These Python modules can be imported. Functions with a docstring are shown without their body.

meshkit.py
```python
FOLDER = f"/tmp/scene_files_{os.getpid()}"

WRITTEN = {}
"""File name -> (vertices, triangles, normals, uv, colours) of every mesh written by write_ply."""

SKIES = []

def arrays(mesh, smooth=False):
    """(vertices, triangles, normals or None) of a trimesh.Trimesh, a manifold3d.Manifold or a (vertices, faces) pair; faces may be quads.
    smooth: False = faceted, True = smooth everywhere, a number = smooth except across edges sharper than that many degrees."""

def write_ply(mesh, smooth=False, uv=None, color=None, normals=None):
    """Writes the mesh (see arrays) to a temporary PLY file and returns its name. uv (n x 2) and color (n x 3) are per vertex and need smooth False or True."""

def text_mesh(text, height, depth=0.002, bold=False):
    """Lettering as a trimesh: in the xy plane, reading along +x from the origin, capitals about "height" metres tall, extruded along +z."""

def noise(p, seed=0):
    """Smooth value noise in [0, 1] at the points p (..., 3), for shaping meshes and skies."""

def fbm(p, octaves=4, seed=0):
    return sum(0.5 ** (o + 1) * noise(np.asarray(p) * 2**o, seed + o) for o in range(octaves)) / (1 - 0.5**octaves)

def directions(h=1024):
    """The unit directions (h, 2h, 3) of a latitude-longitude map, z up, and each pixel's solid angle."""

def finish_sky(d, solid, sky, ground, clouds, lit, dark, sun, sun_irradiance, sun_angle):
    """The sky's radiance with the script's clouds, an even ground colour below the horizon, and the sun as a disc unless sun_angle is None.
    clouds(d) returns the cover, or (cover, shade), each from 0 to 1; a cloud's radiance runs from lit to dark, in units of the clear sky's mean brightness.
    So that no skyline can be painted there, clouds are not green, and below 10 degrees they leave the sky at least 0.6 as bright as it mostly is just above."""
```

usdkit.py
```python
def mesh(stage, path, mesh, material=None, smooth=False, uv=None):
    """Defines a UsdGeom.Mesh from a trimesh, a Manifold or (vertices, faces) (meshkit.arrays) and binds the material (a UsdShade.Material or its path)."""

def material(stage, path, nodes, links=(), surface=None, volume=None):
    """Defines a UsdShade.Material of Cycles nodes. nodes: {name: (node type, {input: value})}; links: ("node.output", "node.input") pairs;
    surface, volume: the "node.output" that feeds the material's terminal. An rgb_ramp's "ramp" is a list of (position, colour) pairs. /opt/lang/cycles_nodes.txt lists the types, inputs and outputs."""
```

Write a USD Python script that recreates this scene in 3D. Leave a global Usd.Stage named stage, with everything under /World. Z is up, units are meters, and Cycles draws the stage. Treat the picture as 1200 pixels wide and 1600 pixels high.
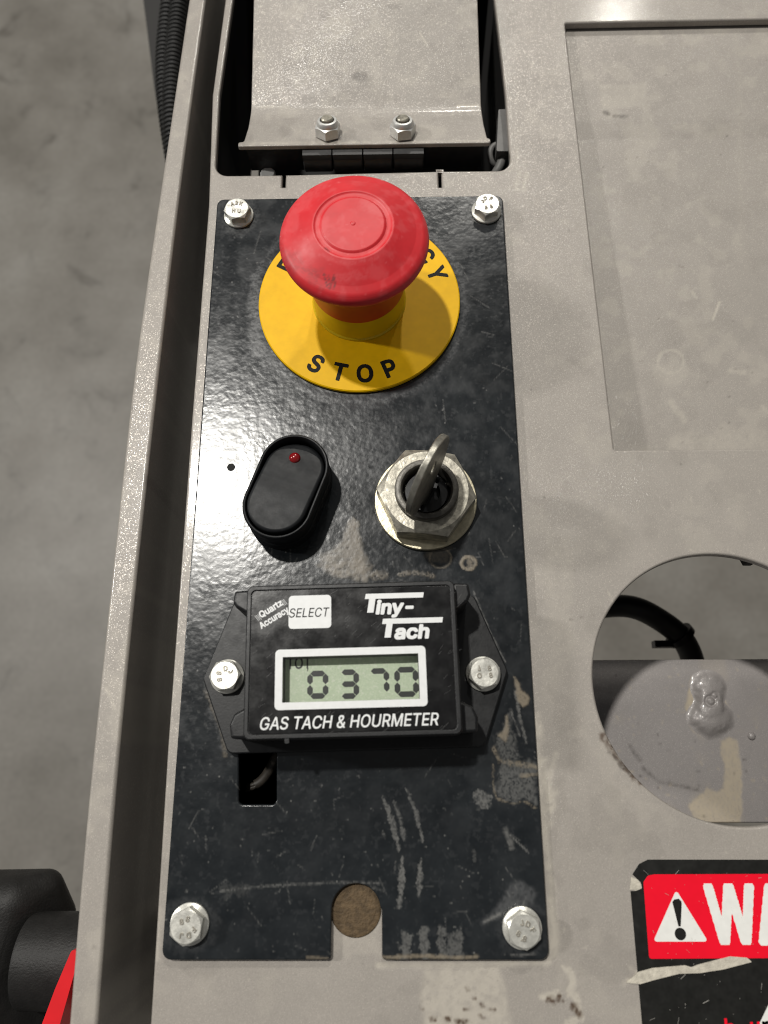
import math, random
import numpy as np, trimesh, shapely, manifold3d as m3
from shapely.geometry import Polygon, Point, box, LineString
from shapely.ops import unary_union
from shapely import affinity
from scipy.spatial import Delaunay
from pxr import Usd, UsdGeom, UsdLux, UsdShade, Sdf, Gf, Vt
import usdkit, meshkit

random.seed(7); RNG = np.random.default_rng(7)
stage = Usd.Stage.CreateInMemory()
UsdGeom.SetStageUpAxis(stage, UsdGeom.Tokens.z); UsdGeom.SetStageMetersPerUnit(stage, 1.0)
UsdGeom.Xform.Define(stage, '/World'); UsdGeom.Scope.Define(stage, '/World/Looks')

# ------------------------------------------------------------------ camera (all sizes below in millimetres, z = 0 is the top of the black plate)
CAM = np.array([10.0, -60.6, 200.6]); RX, RY, RZ = .3044, .0152, -.0042
def _rot(rx, ry, rz):
    c, s = math.cos, math.sin
    return (np.array([[c(rz), -s(rz), 0], [s(rz), c(rz), 0], [0, 0, 1]]) @ np.array([[c(ry), 0, s(ry)], [0, 1, 0], [-s(ry), 0, c(ry)]])
            @ np.array([[1, 0, 0], [0, c(rx), -s(rx)], [0, s(rx), c(rx)]]))
MC = _rot(RX, RY, RZ)
cam = UsdGeom.Camera.Define(stage, '/World/camera')
mat = Gf.Matrix4d(1.0)
for i in range(3): mat.SetRow(i, Gf.Vec4d(*MC[:, i], 0))
mat.SetRow(3, Gf.Vec4d(*(CAM / 1000), 1))
cam.AddTransformOp().Set(mat)
cam.CreateFocalLengthAttr(24.0); cam.CreateHorizontalApertureAttr(24.0); cam.CreateVerticalApertureAttr(32.0)
cam.CreateFStopAttr(13.0); cam.CreateFocusDistanceAttr(0.218); cam.CreateClippingRangeAttr(Gf.Vec2f(0.01, 100))
cam.CreateExposureAttr(0.04)

def P(u, v, z=0.0):
    """millimetre point on the level z seen at photograph pixel (u, v): used to read measurements off the photograph"""
    d = MC @ np.array([(u - 600) / 1200, (800 - v) / 1200, -1.0])
    return (CAM + d * (z - CAM[2]) / d[2])[:2]
def PX(xy, z):
    q = (np.column_stack([xy, np.broadcast_to(z, len(xy))]) - CAM) @ MC
    return 600 + 1200 * q[:, 0] / -q[:, 2], 800 - 1200 * q[:, 1] / -q[:, 2]

# ------------------------------------------------------------------ unseen lamps, out of view, and an ambient dome
def lamp(name, slope, dist, radius, power, color):
    d = np.array([slope[0], slope[1], 1.0]); d /= np.linalg.norm(d)
    L = UsdLux.DiskLight.Define(stage, '/World/' + name)
    L.CreateRadiusAttr(radius); L.CreateIntensityAttr(power); L.CreateColorAttr(Gf.Vec3f(*color))
    z = d; x = np.cross([0, 1, 0], z); x /= np.linalg.norm(x); y = np.cross(z, x)
    m = Gf.Matrix4d(1.0)
    for i, a in enumerate((x, y, z)): m.SetRow(i, Gf.Vec4d(*map(float, a), 0))
    m.SetRow(3, Gf.Vec4d(*map(float, d * dist), 1)); L.AddTransformOp().Set(m)
lamp('unseen_key_lamp', (-.262, .354), 5.0, .10, 1600, (1, .97, .91))  # out of view, gives the plate highlight and the main shadows
lamp('unseen_far_lamp', (.11, 1.1), 6.5, .15, 380, (1, .965, .89))  # out of view, gives the second shadow on the yellow disc
lamp('unseen_left_lamp', (-1.45, .35), 6.0, .20, 330, (1, .975, .93))  # out of view, placed to shade the left side of the recess
lamp('unseen_far_right_lamp', (.40, 1.22), 7.0, .12, 190, (1, .96, .88))  # out of view, placed for the glare on the far right of the panel
dome = UsdLux.DomeLight.Define(stage, '/World/ambient_dome'); dome.CreateIntensityAttr(.036); dome.CreateColorAttr(Gf.Vec3f(1, .985, .96))  # even ambient light standing in for the unseen hall, not a lamp

# ------------------------------------------------------------------ things and parts
_used = {}
def numbered(path):
    k = _used.get(path, 0); _used[path] = k + 1
    return path if k == 0 else f'{path}_{k:03d}'
LOC = {}
def thing(name, label, cat, loc=(0, 0, 0), group=None):
    path = numbered('/World/' + name)
    x = UsdGeom.Xform.Define(stage, path); x.AddTranslateOp().Set(Gf.Vec3d(*(float(c) / 1000 for c in loc)))
    p = x.GetPrim(); p.SetCustomDataByKey('label', label); p.SetCustomDataByKey('category', cat)
    if group: p.SetCustomDataByKey('group', group)
    LOC[path] = np.array(loc, float)
    return path
def mesh_of(g):
    if hasattr(g, 'to_mesh'):
        m = g.to_mesh(); return np.array(m.vert_properties[:, :3]), np.array(m.tri_verts)
    if isinstance(g, trimesh.Trimesh): return np.array(g.vertices), np.array(g.faces)
    return np.array(g[0], float), np.array(g[1])
def cat_(*gs):
    vs, fs, n = [], [], 0
    for g in gs:
        v, f = mesh_of(g); vs.append(v); fs.append(f + n); n += len(v)
    return np.vstack(vs), np.vstack(fs)
def obj(name, g, material, parent=None, smooth=35, normals=None, wear=None, label=None, kind=None, cat=None, group=None):
    path = numbered((parent or '/World') + '/' + name)
    off = next((LOC[p] for p in LOC if parent and (parent == p or parent.startswith(p + '/'))), np.zeros(3))
    v, f = mesh_of(g); v = (v - off) / 1000.0
    m = usdkit.mesh(stage, path, (v, f), MATS[material], smooth=smooth if normals is None else False)
    if normals is not None:
        m.CreateNormalsAttr(Vt.Vec3fArray.FromNumpy(np.asarray(normals, np.float32))); m.SetNormalsInterpolation('vertex')
    if wear is not None:
        UsdGeom.PrimvarsAPI(m).CreatePrimvar('wear', Sdf.ValueTypeNames.Color3fArray, 'vertex').Set(Vt.Vec3fArray.FromNumpy(np.asarray(wear, np.float32)))
    p = m.GetPrim()
    for k, val in (('label', label), ('kind', kind), ('category', cat), ('group', group)):
        if val: p.SetCustomDataByKey(k, val)
    return path

# ------------------------------------------------------------------ materials
MATS = {}
def mat_(name, color, rough=.5, metal=0., var=0., vscale=300., bump=0., bscale=800., bdist=.0002, spec=.5, coat=0., rvar=0., extra=None):
    n = {'g': ('geometry', {}), 'p': ('principled_bsdf', {'roughness': rough, 'metallic': metal, 'specular_ior_level': spec, 'coat_weight': coat, 'base_color': color})}
    l = []
    if var:
        c = np.array(color)
        n['nz'] = ('noise_texture', {'scale': vscale, 'detail': 6., 'roughness': .65}); l.append(('g.position', 'nz.vector'))
        n['rp'] = ('rgb_ramp', {'ramp': [(.25, tuple(c * (1 - var))), (.75, tuple(np.minimum(c * (1 + var), 1)))]})
        l += [('nz.fac', 'rp.fac'), ('rp.color', 'p.base_color')]
    if rvar:
        n['nr'] = ('noise_texture', {'scale': vscale * .7, 'detail': 5., 'roughness': .6}); l.append(('g.position', 'nr.vector'))
        n['mr'] = ('map_range', {'from_min': .3, 'from_max': .7, 'to_min': max(rough - rvar, .03), 'to_max': rough + rvar, 'clamp': True}); l += [('nr.fac', 'mr.value'), ('mr.result', 'p.roughness')]
    if bump:
        n['nb'] = ('noise_texture', {'scale': bscale, 'detail': 3., 'roughness': .55}); l.append(('g.position', 'nb.vector'))
        n['b'] = ('bump', {'strength': bump, 'distance': bdist}); l += [('nb.fac', 'b.height'), ('b.normal', 'p.normal')]
    if extra: extra(n, l)
    MATS[name] = usdkit.material(stage, '/World/Looks/' + name, n, l, surface='p.BSDF')

def taupe(name, base, worn):
    """metallic flake paint, cream where worn (wear.r), rust (wear.g), grime (wear.b)"""
    b = np.array(base)
    n = {'g': ('geometry', {}), 'at': ('attribute', {'attribute': 'wear'}), 'sp': ('separate_color', {}),
         'nz': ('noise_texture', {'scale': 55., 'detail': 7., 'roughness': .62}),
         'rp': ('rgb_ramp', {'ramp': [(.3, tuple(b * .93)), (.55, tuple(b)), (.75, tuple(b * 1.06))]}),
         'vo': ('voronoi_texture', {'scale': 4600.}), 'sv': ('separate_color', {}),
         'fl': ('map_range', {'from_min': .86, 'from_max': 1., 'to_min': 0., 'to_max': 1., 'clamp': True}),
         'gr0': ('map_range', {'from_min': 0., 'from_max': 1., 'to_min': .93, 'to_max': 1.08, 'clamp': True}), 'gr': ('math', {'math_type': 'multiply_add', 'value2': .55}),  # flake cells lightened in colour, sparkle painted in
         'mg': ('mix_color', {'blend_type': 'multiply', 'fac': 1., 'use_clamp': False}), 'cg': ('combine_color', {}),
         'm1': ('mix', {'color2': worn}), 'm2': ('mix', {'color2': (.060, .030, .012)}), 'm3': ('mix', {'color2': (.035, .028, .022)}),
         'rf': ('map_range', {'from_min': 0., 'from_max': 1., 'to_min': .50, 'to_max': .30, 'clamp': True}),
         'mt': ('map_range', {'from_min': 0., 'from_max': 1., 'to_min': .06, 'to_max': .4, 'clamp': True}),
         'hs': ('math', {'math_type': 'multiply', 'value2': .9}), 'nb': ('noise_texture', {'scale': 1300., 'detail': 3.}),
         'ha': ('math', {'math_type': 'add'}), 'hb': ('math', {'math_type': 'multiply', 'value2': .55}), 'hc': ('math', {'math_type': 'multiply_add', 'value2': -1.6}),
         'b': ('bump', {'strength': .30, 'distance': .00008}), 'p': ('principled_bsdf', {'coat_weight': .34, 'coat_roughness': .12})}
    l = [('b.normal', 'p.coat_normal'), ('at.color', 'sp.color'), ('g.position', 'nz.vector'), ('g.position', 'vo.vector'), ('g.position', 'nb.vector'), ('nz.fac', 'rp.fac'), ('vo.color', 'sv.color'),
         ('sv.r', 'fl.value'), ('sv.g', 'gr0.value'), ('fl.result', 'gr.value1'), ('gr0.result', 'gr.value3'), ('gr.value', 'cg.r'), ('gr.value', 'cg.g'), ('gr.value', 'cg.b'), ('rp.color', 'mg.a'), ('cg.color', 'mg.b'),
         ('mg.result', 'm1.color1'), ('sp.r', 'm1.fac'), ('m1.color', 'm2.color1'), ('sp.g', 'm2.fac'), ('m2.color', 'm3.color1'), ('sp.b', 'm3.fac'), ('m3.color', 'p.base_color'),
         ('fl.result', 'rf.value'), ('rf.result', 'p.roughness'), ('fl.result', 'mt.value'), ('mt.result', 'p.metallic'),
         ('sv.b', 'hs.value1'), ('nb.fac', 'ha.value1'), ('hs.value', 'ha.value2'), ('ha.value', 'hb.value1'), ('sp.r', 'hc.value1'), ('hb.value', 'hc.value3'), ('hc.value', 'b.height'), ('b.normal', 'p.normal')]
    MATS[name] = usdkit.material(stage, '/World/Looks/' + name, n, l, surface='p.BSDF')
taupe('taupe_paint', (.325, .298, .268), (.52, .48, .41))
taupe('grey_primer_paint', (.345, .32, .31), (.56, .48, .36))

# black powder coat: wear.r = grey scuffs, wear.g = dried mud, wear.b = dulling film of dust
n = {'g': ('geometry', {}), 'at': ('attribute', {'attribute': 'wear'}), 'sp': ('separate_color', {}),
     'nz': ('noise_texture', {'scale': 120., 'detail': 8., 'roughness': .7}), 'rp': ('rgb_ramp', {'ramp': [(.3, (.0075, .0095, .0115)), (.7, (.017, .020, .0225))]}),
     'm1': ('mix', {'color2': (.27, .265, .25)}), 'm2': ('mix', {'color2': (.23, .19, .135)}), 'm3': ('mix', {'color2': (.065, .067, .070)}),
     'r1': ('math', {'math_type': 'multiply_add', 'value2': .30, 'value3': .13, 'use_clamp': True}), 'mx': ('math', {'math_type': 'maximum'}), 'mx2': ('math', {'math_type': 'maximum'}),
     'nr': ('noise_texture', {'scale': 240., 'detail': 6.}), 'ra': ('math', {'math_type': 'multiply_add', 'value2': .12}), 
     'nb': ('noise_texture', {'scale': 560., 'detail': 1.5, 'roughness': .45}), 'nf': ('noise_texture', {'scale': 3000., 'detail': 2.}), 'nm': ('math', {'math_type': 'multiply_add', 'value2': .12}),
     'hw': ('math', {'math_type': 'multiply_add', 'value2': .5}), 'b': ('bump', {'strength': .23, 'distance': .00022}), 'p': ('principled_bsdf', {'specular_ior_level': .5})}
l = [('at.color', 'sp.color'), ('g.position', 'nz.vector'), ('g.position', 'nr.vector'), ('g.position', 'nb.vector'), ('g.position', 'nf.vector'), ('nz.fac', 'rp.fac'),
     ('rp.color', 'm3.color1'), ('sp.b', 'm3.fac'), ('m3.color', 'm1.color1'), ('sp.r', 'm1.fac'), ('m1.color', 'm2.color1'), ('sp.g', 'm2.fac'), ('m2.color', 'p.base_color'),
     ('sp.r', 'mx.value1'), ('sp.g', 'mx.value2'), ('mx.value', 'mx2.value1'), ('sp.b', 'mx2.value2'), ('mx2.value', 'r1.value1'), ('nr.fac', 'ra.value1'), ('r1.value', 'ra.value3'), ('ra.value', 'p.roughness'),
     ('nf.fac', 'nm.value1'), ('nb.fac', 'nm.value3'), ('sp.g', 'hw.value1'), ('nm.value', 'hw.value3'), ('hw.value', 'b.height'), ('b.normal', 'p.normal')]
MATS['black_powder_coat'] = usdkit.material(stage, '/World/Looks/black_powder_coat', n, l, surface='p.BSDF')

# concrete floor, metres
n = {'g': ('geometry', {}), 'n1': ('noise_texture', {'scale': 5.5, 'detail': 8., 'roughness': .62}), 'n2': ('noise_texture', {'scale': 14., 'detail': 5., 'roughness': .6, 'distortion': .6}), 'n3': ('noise_texture', {'scale': 160., 'detail': 4.}),
     'r1': ('rgb_ramp', {'ramp': [(.28, (.125, .115, .099)), (.5, (.178, .166, .147)), (.7, (.225, .214, .194))]}),
     'r2': ('rgb_ramp', {'ramp': [(.29, (.60, .585, .57)), (.38, (.90, .90, .90)), (.46, (1, 1, 1)), (.72, (1.0, 1.0, 1.0))]}), 'mm': ('mix_color', {'blend_type': 'multiply', 'fac': 1.}),
     'r3': ('rgb_ramp', {'ramp': [(.3, (.85, .85, .85)), (.7, (1, 1, 1))]}), 'm4': ('mix_color', {'blend_type': 'multiply', 'fac': 1.}), 'p': ('principled_bsdf', {'roughness': .42})}
l = [('g.position', k + '.vector') for k in ('n1', 'n2', 'n3')] + [('n1.fac', 'r1.fac'), ('n2.fac', 'r2.fac'), ('n3.fac', 'r3.fac'), ('r1.color', 'mm.a'), ('r2.color', 'mm.b'), ('mm.result', 'm4.a'), ('r3.color', 'm4.b'), ('m4.result', 'p.base_color')]
MATS['concrete'] = usdkit.material(stage, '/World/Looks/concrete', n, l, surface='p.BSDF')

mat_('zinc', (.76, .75, .69), .34, .66, var=.16, vscale=500, bump=.25, bscale=1500, bdist=.00012, rvar=.12)
mat_('old_zinc', (.37, .35, .295), .42, .68, var=.58, vscale=520, bump=.35, bscale=1100, bdist=.0002, rvar=.14)
mat_('tarnished_brass_zinc', (.55, .50, .36), .36, .75, var=.35, vscale=400, bump=.3, bscale=1000, bdist=.0002)
mat_('nut_zinc', (.70, .70, .68), .42, .7, var=.15, vscale=600)
mat_('shaded_marking_zinc', (.30, .28, .24), .5, .6, var=.3, vscale=900)  # darker zinc, shading of the raised letters put into the colour
mat_('dark_steel', (.10, .095, .085), .42, .7, var=.4, vscale=600, bump=.3, bscale=1500)
mat_('key_steel', (.36, .345, .30), .38, .8, var=.35, vscale=600, bump=.3, bscale=1600, bdist=.0001, rvar=.1)
mat_('black_plastic', (.009, .0095, .0105), .40, spec=.4, var=.3, vscale=500, bump=.18, bscale=1800, bdist=.0001, rvar=.08)
mat_('rocker_plastic', (.010, .011, .0125), .46, spec=.26, var=.35, vscale=400, bump=.12, bscale=2500, bdist=.0001, rvar=.08)
mat_('rubber_black', (.018, .018, .018), .55, var=.3, vscale=400, bump=.3, bscale=1200)
mat_('grip_rubber', (.013, .0125, .012), .52, spec=.32, var=.35, vscale=300, bump=.5, bscale=1500, bdist=.0003)
mat_('hinge_plastic', (.022, .022, .022), .48, var=.45, vscale=350, bump=.2, bscale=1200)
mat_('void_black', (.006, .0055, .005), .7)  # shade of hollows put into the colour; also the strut and burr
mat_('red_plastic', (.66, .022, .030), .44, var=.10, vscale=160, bump=.08, bscale=1500, bdist=.0001, rvar=.08)
mat_('red_neck_plastic', (.42, .008, .016), .42, var=.10, vscale=160)
mat_('yellow_plastic', (.60, .43, .006), .35, var=.08, vscale=200)
mat_('yellow_legend', (.84, .485, .000), .50, spec=.22, var=.09, vscale=260, bump=.05, bscale=1500)
mat_('red_lever_paint', (.66, .010, .016), .35, var=.08, vscale=120)
mat_('black_print', (.008, .008, .008), .6, spec=.2)
mat_('white_print', (.74, .75, .75), .42, var=.06, vscale=700)
mat_('lcd_ink', (.018, .024, .020), .4)
mat_('face_black', (.0055, .0055, .006), .20, var=.3, vscale=300, rvar=.06, bump=.04, bscale=1500)
mat_('face_scratch', (.10, .10, .10), .45)
mat_('lcd_side', (.030, .030, .026), .5)
mat_('red_led', (.20, .003, .005), .15, coat=.6)
mat_('label_black', (.010, .010, .009), .33, var=.4, vscale=500, rvar=.08)
mat_('label_red', (.80, .004, .022), .45, spec=.2, var=.05, vscale=300)
mat_('label_white', (.76, .76, .73), .42, var=.06, vscale=500)
mat_('label_scuff', (.26, .25, .23), .6, var=.4, vscale=900)
mat_('torn_paper', (.50, .465, .39), .7, var=.30, vscale=700, bump=.6, bscale=1500, bdist=.0003)
mat_('rusty_brown', (.105, .070, .036), .75, .2, var=.55, vscale=700, bump=.8, bscale=1400, bdist=.0004)
mat_('grey_sleeve', (.19, .185, .18), .5, var=.2, vscale=300)
mat_('white_nylon', (.62, .62, .60), .4)
mat_('wire_tan', (.035, .029, .023), .55, var=.5, vscale=600)
mat_('hinge_edge', (.30, .285, .25), .4, .3, var=.2, vscale=600)
def _lcd(n, l):
    n['v'] = ('voronoi_texture', {'scale': 2600.}); l.append(('g.position', 'v.vector'))
    n['s'] = ('separate_color', {}); l.append(('v.color', 's.color'))
    n['r2'] = ('rgb_ramp', {'ramp': [(0, (.66, .79, .56)), (.8, (.74, .86, .63)), (1, (.84, .92, .74))]}); l += [('s.r', 'r2.fac'), ('r2.color', 'p.base_color')]
mat_('lcd_green', (.30, .40, .25), .35, extra=_lcd)
def _scuff(n, l):
    n['at'] = ('attribute', {'attribute': 'wear'}); n['sp'] = ('separate_color', {}); n['mx'] = ('mix', {'color2': (.10, .035, .035)}); n['mw'] = ('mix', {'color2': (.78, .16, .17)})
    l[:] = [q for q in l if q[1] != 'p.base_color'] + [('at.color', 'sp.color'), ('rp.color', 'mw.color1'), ('sp.r', 'mw.fac'), ('mw.color', 'mx.color1'), ('sp.b', 'mx.fac'), ('mx.color', 'p.base_color')]
mat_('red_cap', (.64, .024, .032), .47, var=.10, vscale=160, bump=.08, bscale=1500, bdist=.0001, rvar=.1, extra=_scuff)
MATS['clear_window'] = usdkit.material(stage, '/World/Looks/clear_window', {'t': ('transparent_bsdf', {'color': (.97, .97, .97)}), 'gl': ('glossy_bsdf', {'roughness': .08, 'color': (1, 1, 1)}), 'f': ('fresnel', {'IOR': 1.45}), 'm': ('mix_closure', {})},
                                       [('f.fac', 'm.fac'), ('t.BSDF', 'm.closure1'), ('gl.BSDF', 'm.closure2')], surface='m.closure')

# ------------------------------------------------------------------ shape helpers (mm)
def ring_pts(coords, step):
    c = np.asarray(coords)[:, :2]
    if np.allclose(c[0], c[-1]): c = c[:-1]
    out = []
    for a, b in zip(c, np.roll(c, -1, 0)):
        k = max(1, int(np.ceil(np.linalg.norm(b - a) / step))); out += [a + (b - a) * i / k for i in range(k)]
    return np.array(out)
def inward(p):
    d1 = p - np.roll(p, 1, 0); d2 = np.roll(p, -1, 0) - p
    d1 /= np.linalg.norm(d1, axis=1)[:, None] + 1e-12; d2 /= np.linalg.norm(d2, axis=1)[:, None] + 1e-12
    n1 = np.stack([-d1[:, 1], d1[:, 0]], 1); n2 = np.stack([-d2[:, 1], d2[:, 0]], 1)
    m = n1 + n2; m /= np.linalg.norm(m, axis=1)[:, None] + 1e-12
    return m / np.maximum((m * n1).sum(1), .5)[:, None], m
def rounded(poly, r):
    return poly.buffer(-r, join_style=1, quad_segs=10).buffer(2 * r, join_style=1, quad_segs=10).buffer(-r, join_style=1, quad_segs=10)
def sheet(poly, ztop, thick, bevel=.3, grid=None, seg=4, bottom=False, zfun=None):
    """flat part with rounded top edges; returns vertices, faces, normals, mask of top vertices. grid = spacing of a dense top (for wear)"""
    poly = shapely.geometry.polygon.orient(poly, 1.0)
    step = grid or 1.2
    V, F, N = [], [], []; base = 0; tops, top_ids = [], []
    for k, rg in enumerate([poly.exterior, *poly.interiors]):
        p = ring_pts(rg.coords, step if grid else 6); off, nn = inward(p); m = len(p)
        prof = [(0., ztop - thick, 0.)] + [(bevel * (1 - math.cos(a)), ztop - bevel + bevel * math.sin(a), a) for a in np.linspace(0, math.pi / 2, seg + 1)]
        for ins, z, a in prof:
            V.append(np.column_stack([p + off * ins, np.full(m, z)])); N.append(np.column_stack([-nn * math.cos(a), np.full(m, math.sin(a))]))
        for r in range(len(prof) - 1):
            i = np.arange(m); j = (i + 1) % m; a0 = base + r * m; b0 = a0 + m
            F += [np.column_stack([a0 + i, a0 + j, b0 + j]), np.column_stack([a0 + i, b0 + j, b0 + i])]
        tops.append(p + off * bevel); top_ids.append(base + (len(prof) - 1) * m + np.arange(m)); base += len(prof) * m
    inner = Polygon(tops[0], tops[1:])
    if not inner.is_valid: inner = inner.buffer(0)
    tp = np.vstack(tops); ids = np.concatenate(top_ids)
    if grid:
        x0, y0, x1, y1 = inner.bounds
        gx, gy = np.meshgrid(np.arange(x0, x1, grid), np.arange(y0, y1, grid)); gx[1::2] += grid / 2
        q = np.column_stack([gx.ravel(), gy.ravel()]) + RNG.uniform(-.08, .08, (gx.size, 2)) * grid
        small = inner.buffer(-.55 * grid); shapely.prepare(small); q = q[shapely.contains_xy(small, q[:, 0], q[:, 1])]
    else: q = np.zeros((0, 2))
    allp = np.vstack([tp, q]); t = Delaunay(allp).simplices; c = allp[t].mean(1)
    big = inner.buffer(1e-6); shapely.prepare(big); t = t[shapely.contains_xy(big, c[:, 0], c[:, 1])]
    a = allp[t]; area = np.cross(a[:, 1] - a[:, 0], a[:, 2] - a[:, 0]); t = t[np.abs(area) > 1e-9]; area = area[np.abs(area) > 1e-9]
    t[area < 0] = t[area < 0][:, ::-1]
    V.append(np.column_stack([q, np.full(len(q), ztop)])); N.append(np.tile([0, 0, 1.], (len(q), 1)))
    F.append(np.concatenate([ids, base + np.arange(len(q))])[t])
    V = np.vstack(V); F = np.vstack(F); N = np.vstack(N)
    return V, F, N
def sheet_obj(name, poly, ztop, thick, material, parent, bevel=.3, **kw):
    V, F, N = sheet(poly, ztop, thick, bevel)
    return obj(name, (V, F), material, parent, normals=N, **kw)
def lathe(profile, cx, cy, seg=96, jitter=0):
    pr = np.array(profile, float); a = np.linspace(0, 2 * math.pi, seg, endpoint=False); m = len(pr)
    V = np.stack([cx + pr[:, 0][:, None] * np.cos(a), cy + pr[:, 0][:, None] * np.sin(a), np.repeat(pr[:, 1][:, None], seg, 1)], 2).reshape(-1, 3)
    F = []
    for r in range(m - 1):
        i = np.arange(seg); j = (i + 1) % seg; a0, b0 = r * seg, (r + 1) * seg
        F += [np.column_stack([a0 + i, a0 + j, b0 + j]), np.column_stack([a0 + i, b0 + j, b0 + i])]
    return V, np.vstack(F)
def arc(cx, cz, r, a0, a1, k=6):
    return [(cx + r * math.cos(math.radians(a)), cz + r * math.sin(math.radians(a))) for a in np.linspace(a0, a1, k)]
def bx(x0, x1, y0, y1, z0, z1):
    return m3.Manifold.cube([x1 - x0, y1 - y0, z1 - z0]).translate([x0, y0, z0])
def tube(path, r, seg=16, cap=True, rfun=None):
    p = np.asarray(path, float); t = np.gradient(p, axis=0); t /= np.linalg.norm(t, axis=1)[:, None]
    up = np.array([.13, .2, 1.]); V = []
    a = np.linspace(0, 2 * math.pi, seg, endpoint=False)
    for i in range(len(p)):
        u = np.cross(t[i], up); u /= np.linalg.norm(u); w = np.cross(t[i], u)
        rr = r if rfun is None else rfun(i)
        V.append(p[i] + rr * (np.cos(a)[:, None] * u + np.sin(a)[:, None] * w))
    V = np.vstack(V); F = []
    for k in range(len(p) - 1):
        i = np.arange(seg); j = (i + 1) % seg
        F += [np.column_stack([k * seg + i, k * seg + j, (k + 1) * seg + j]), np.column_stack([k * seg + i, (k + 1) * seg + j, (k + 1) * seg + i])]
    n = len(V); V = np.vstack([V, p[:1], p[-1:]]); i = np.arange(seg); j = (i + 1) % seg
    F += [np.column_stack([np.full(seg, n), j, i]), np.column_stack([np.full(seg, n + 1), (len(p) - 1) * seg + i, (len(p) - 1) * seg + j])]
    return V, np.vstack(F)
def spline(pts, k=60):
    from scipy.interpolate import CubicSpline
    pts = np.asarray(pts, float); s = np.r_[0, np.cumsum(np.linalg.norm(np.diff(pts, axis=0), axis=1))]
    return CubicSpline(s, pts)(np.linspace(0, s[-1], k))
def text(s, h, z, at=(0, 0), rot=0., sx=1., shear=0., bold=False, depth=.06, align='c', heavy=0.):
    if heavy:
        return cat_(*[text(s, h, z + .003 * k, (at[0] + heavy * math.cos(k * 1.05), at[1] + heavy * math.sin(k * 1.05)), rot, sx, shear, bold, depth, align) for k in range(6)])
    v, f = mesh_of(meshkit.text_mesh(s, h, depth, bold)); x = v[:, 0] * sx
    x = x - {'c': (x.min() + x.max()) / 2, 'l': x.min(), 'r': x.max()}[align]; y = v[:, 1] - (h / 2); x = x + shear * y
    c, sn = math.cos(math.radians(rot)), math.sin(math.radians(rot))
    return np.column_stack([at[0] + c * x - sn * y, at[1] + sn * x + c * y, z + v[:, 2]]), f
def prism(poly, z0, z1):
    ps = getattr(poly, 'geoms', [poly])
    g = [trimesh.creation.extrude_polygon(p, z1 - z0, engine='earcut') for p in ps]
    for t in g: t.apply_translation([0, 0, z0])
    return cat_(*g)
def rrect(cx, cy, w, h, r, rot=0):
    p = box(cx - w / 2 + r, cy - h / 2 + r, cx + w / 2 - r, cy + h / 2 - r).buffer(r, quad_segs=8)
    return affinity.rotate(p, rot, origin=(cx, cy))

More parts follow.
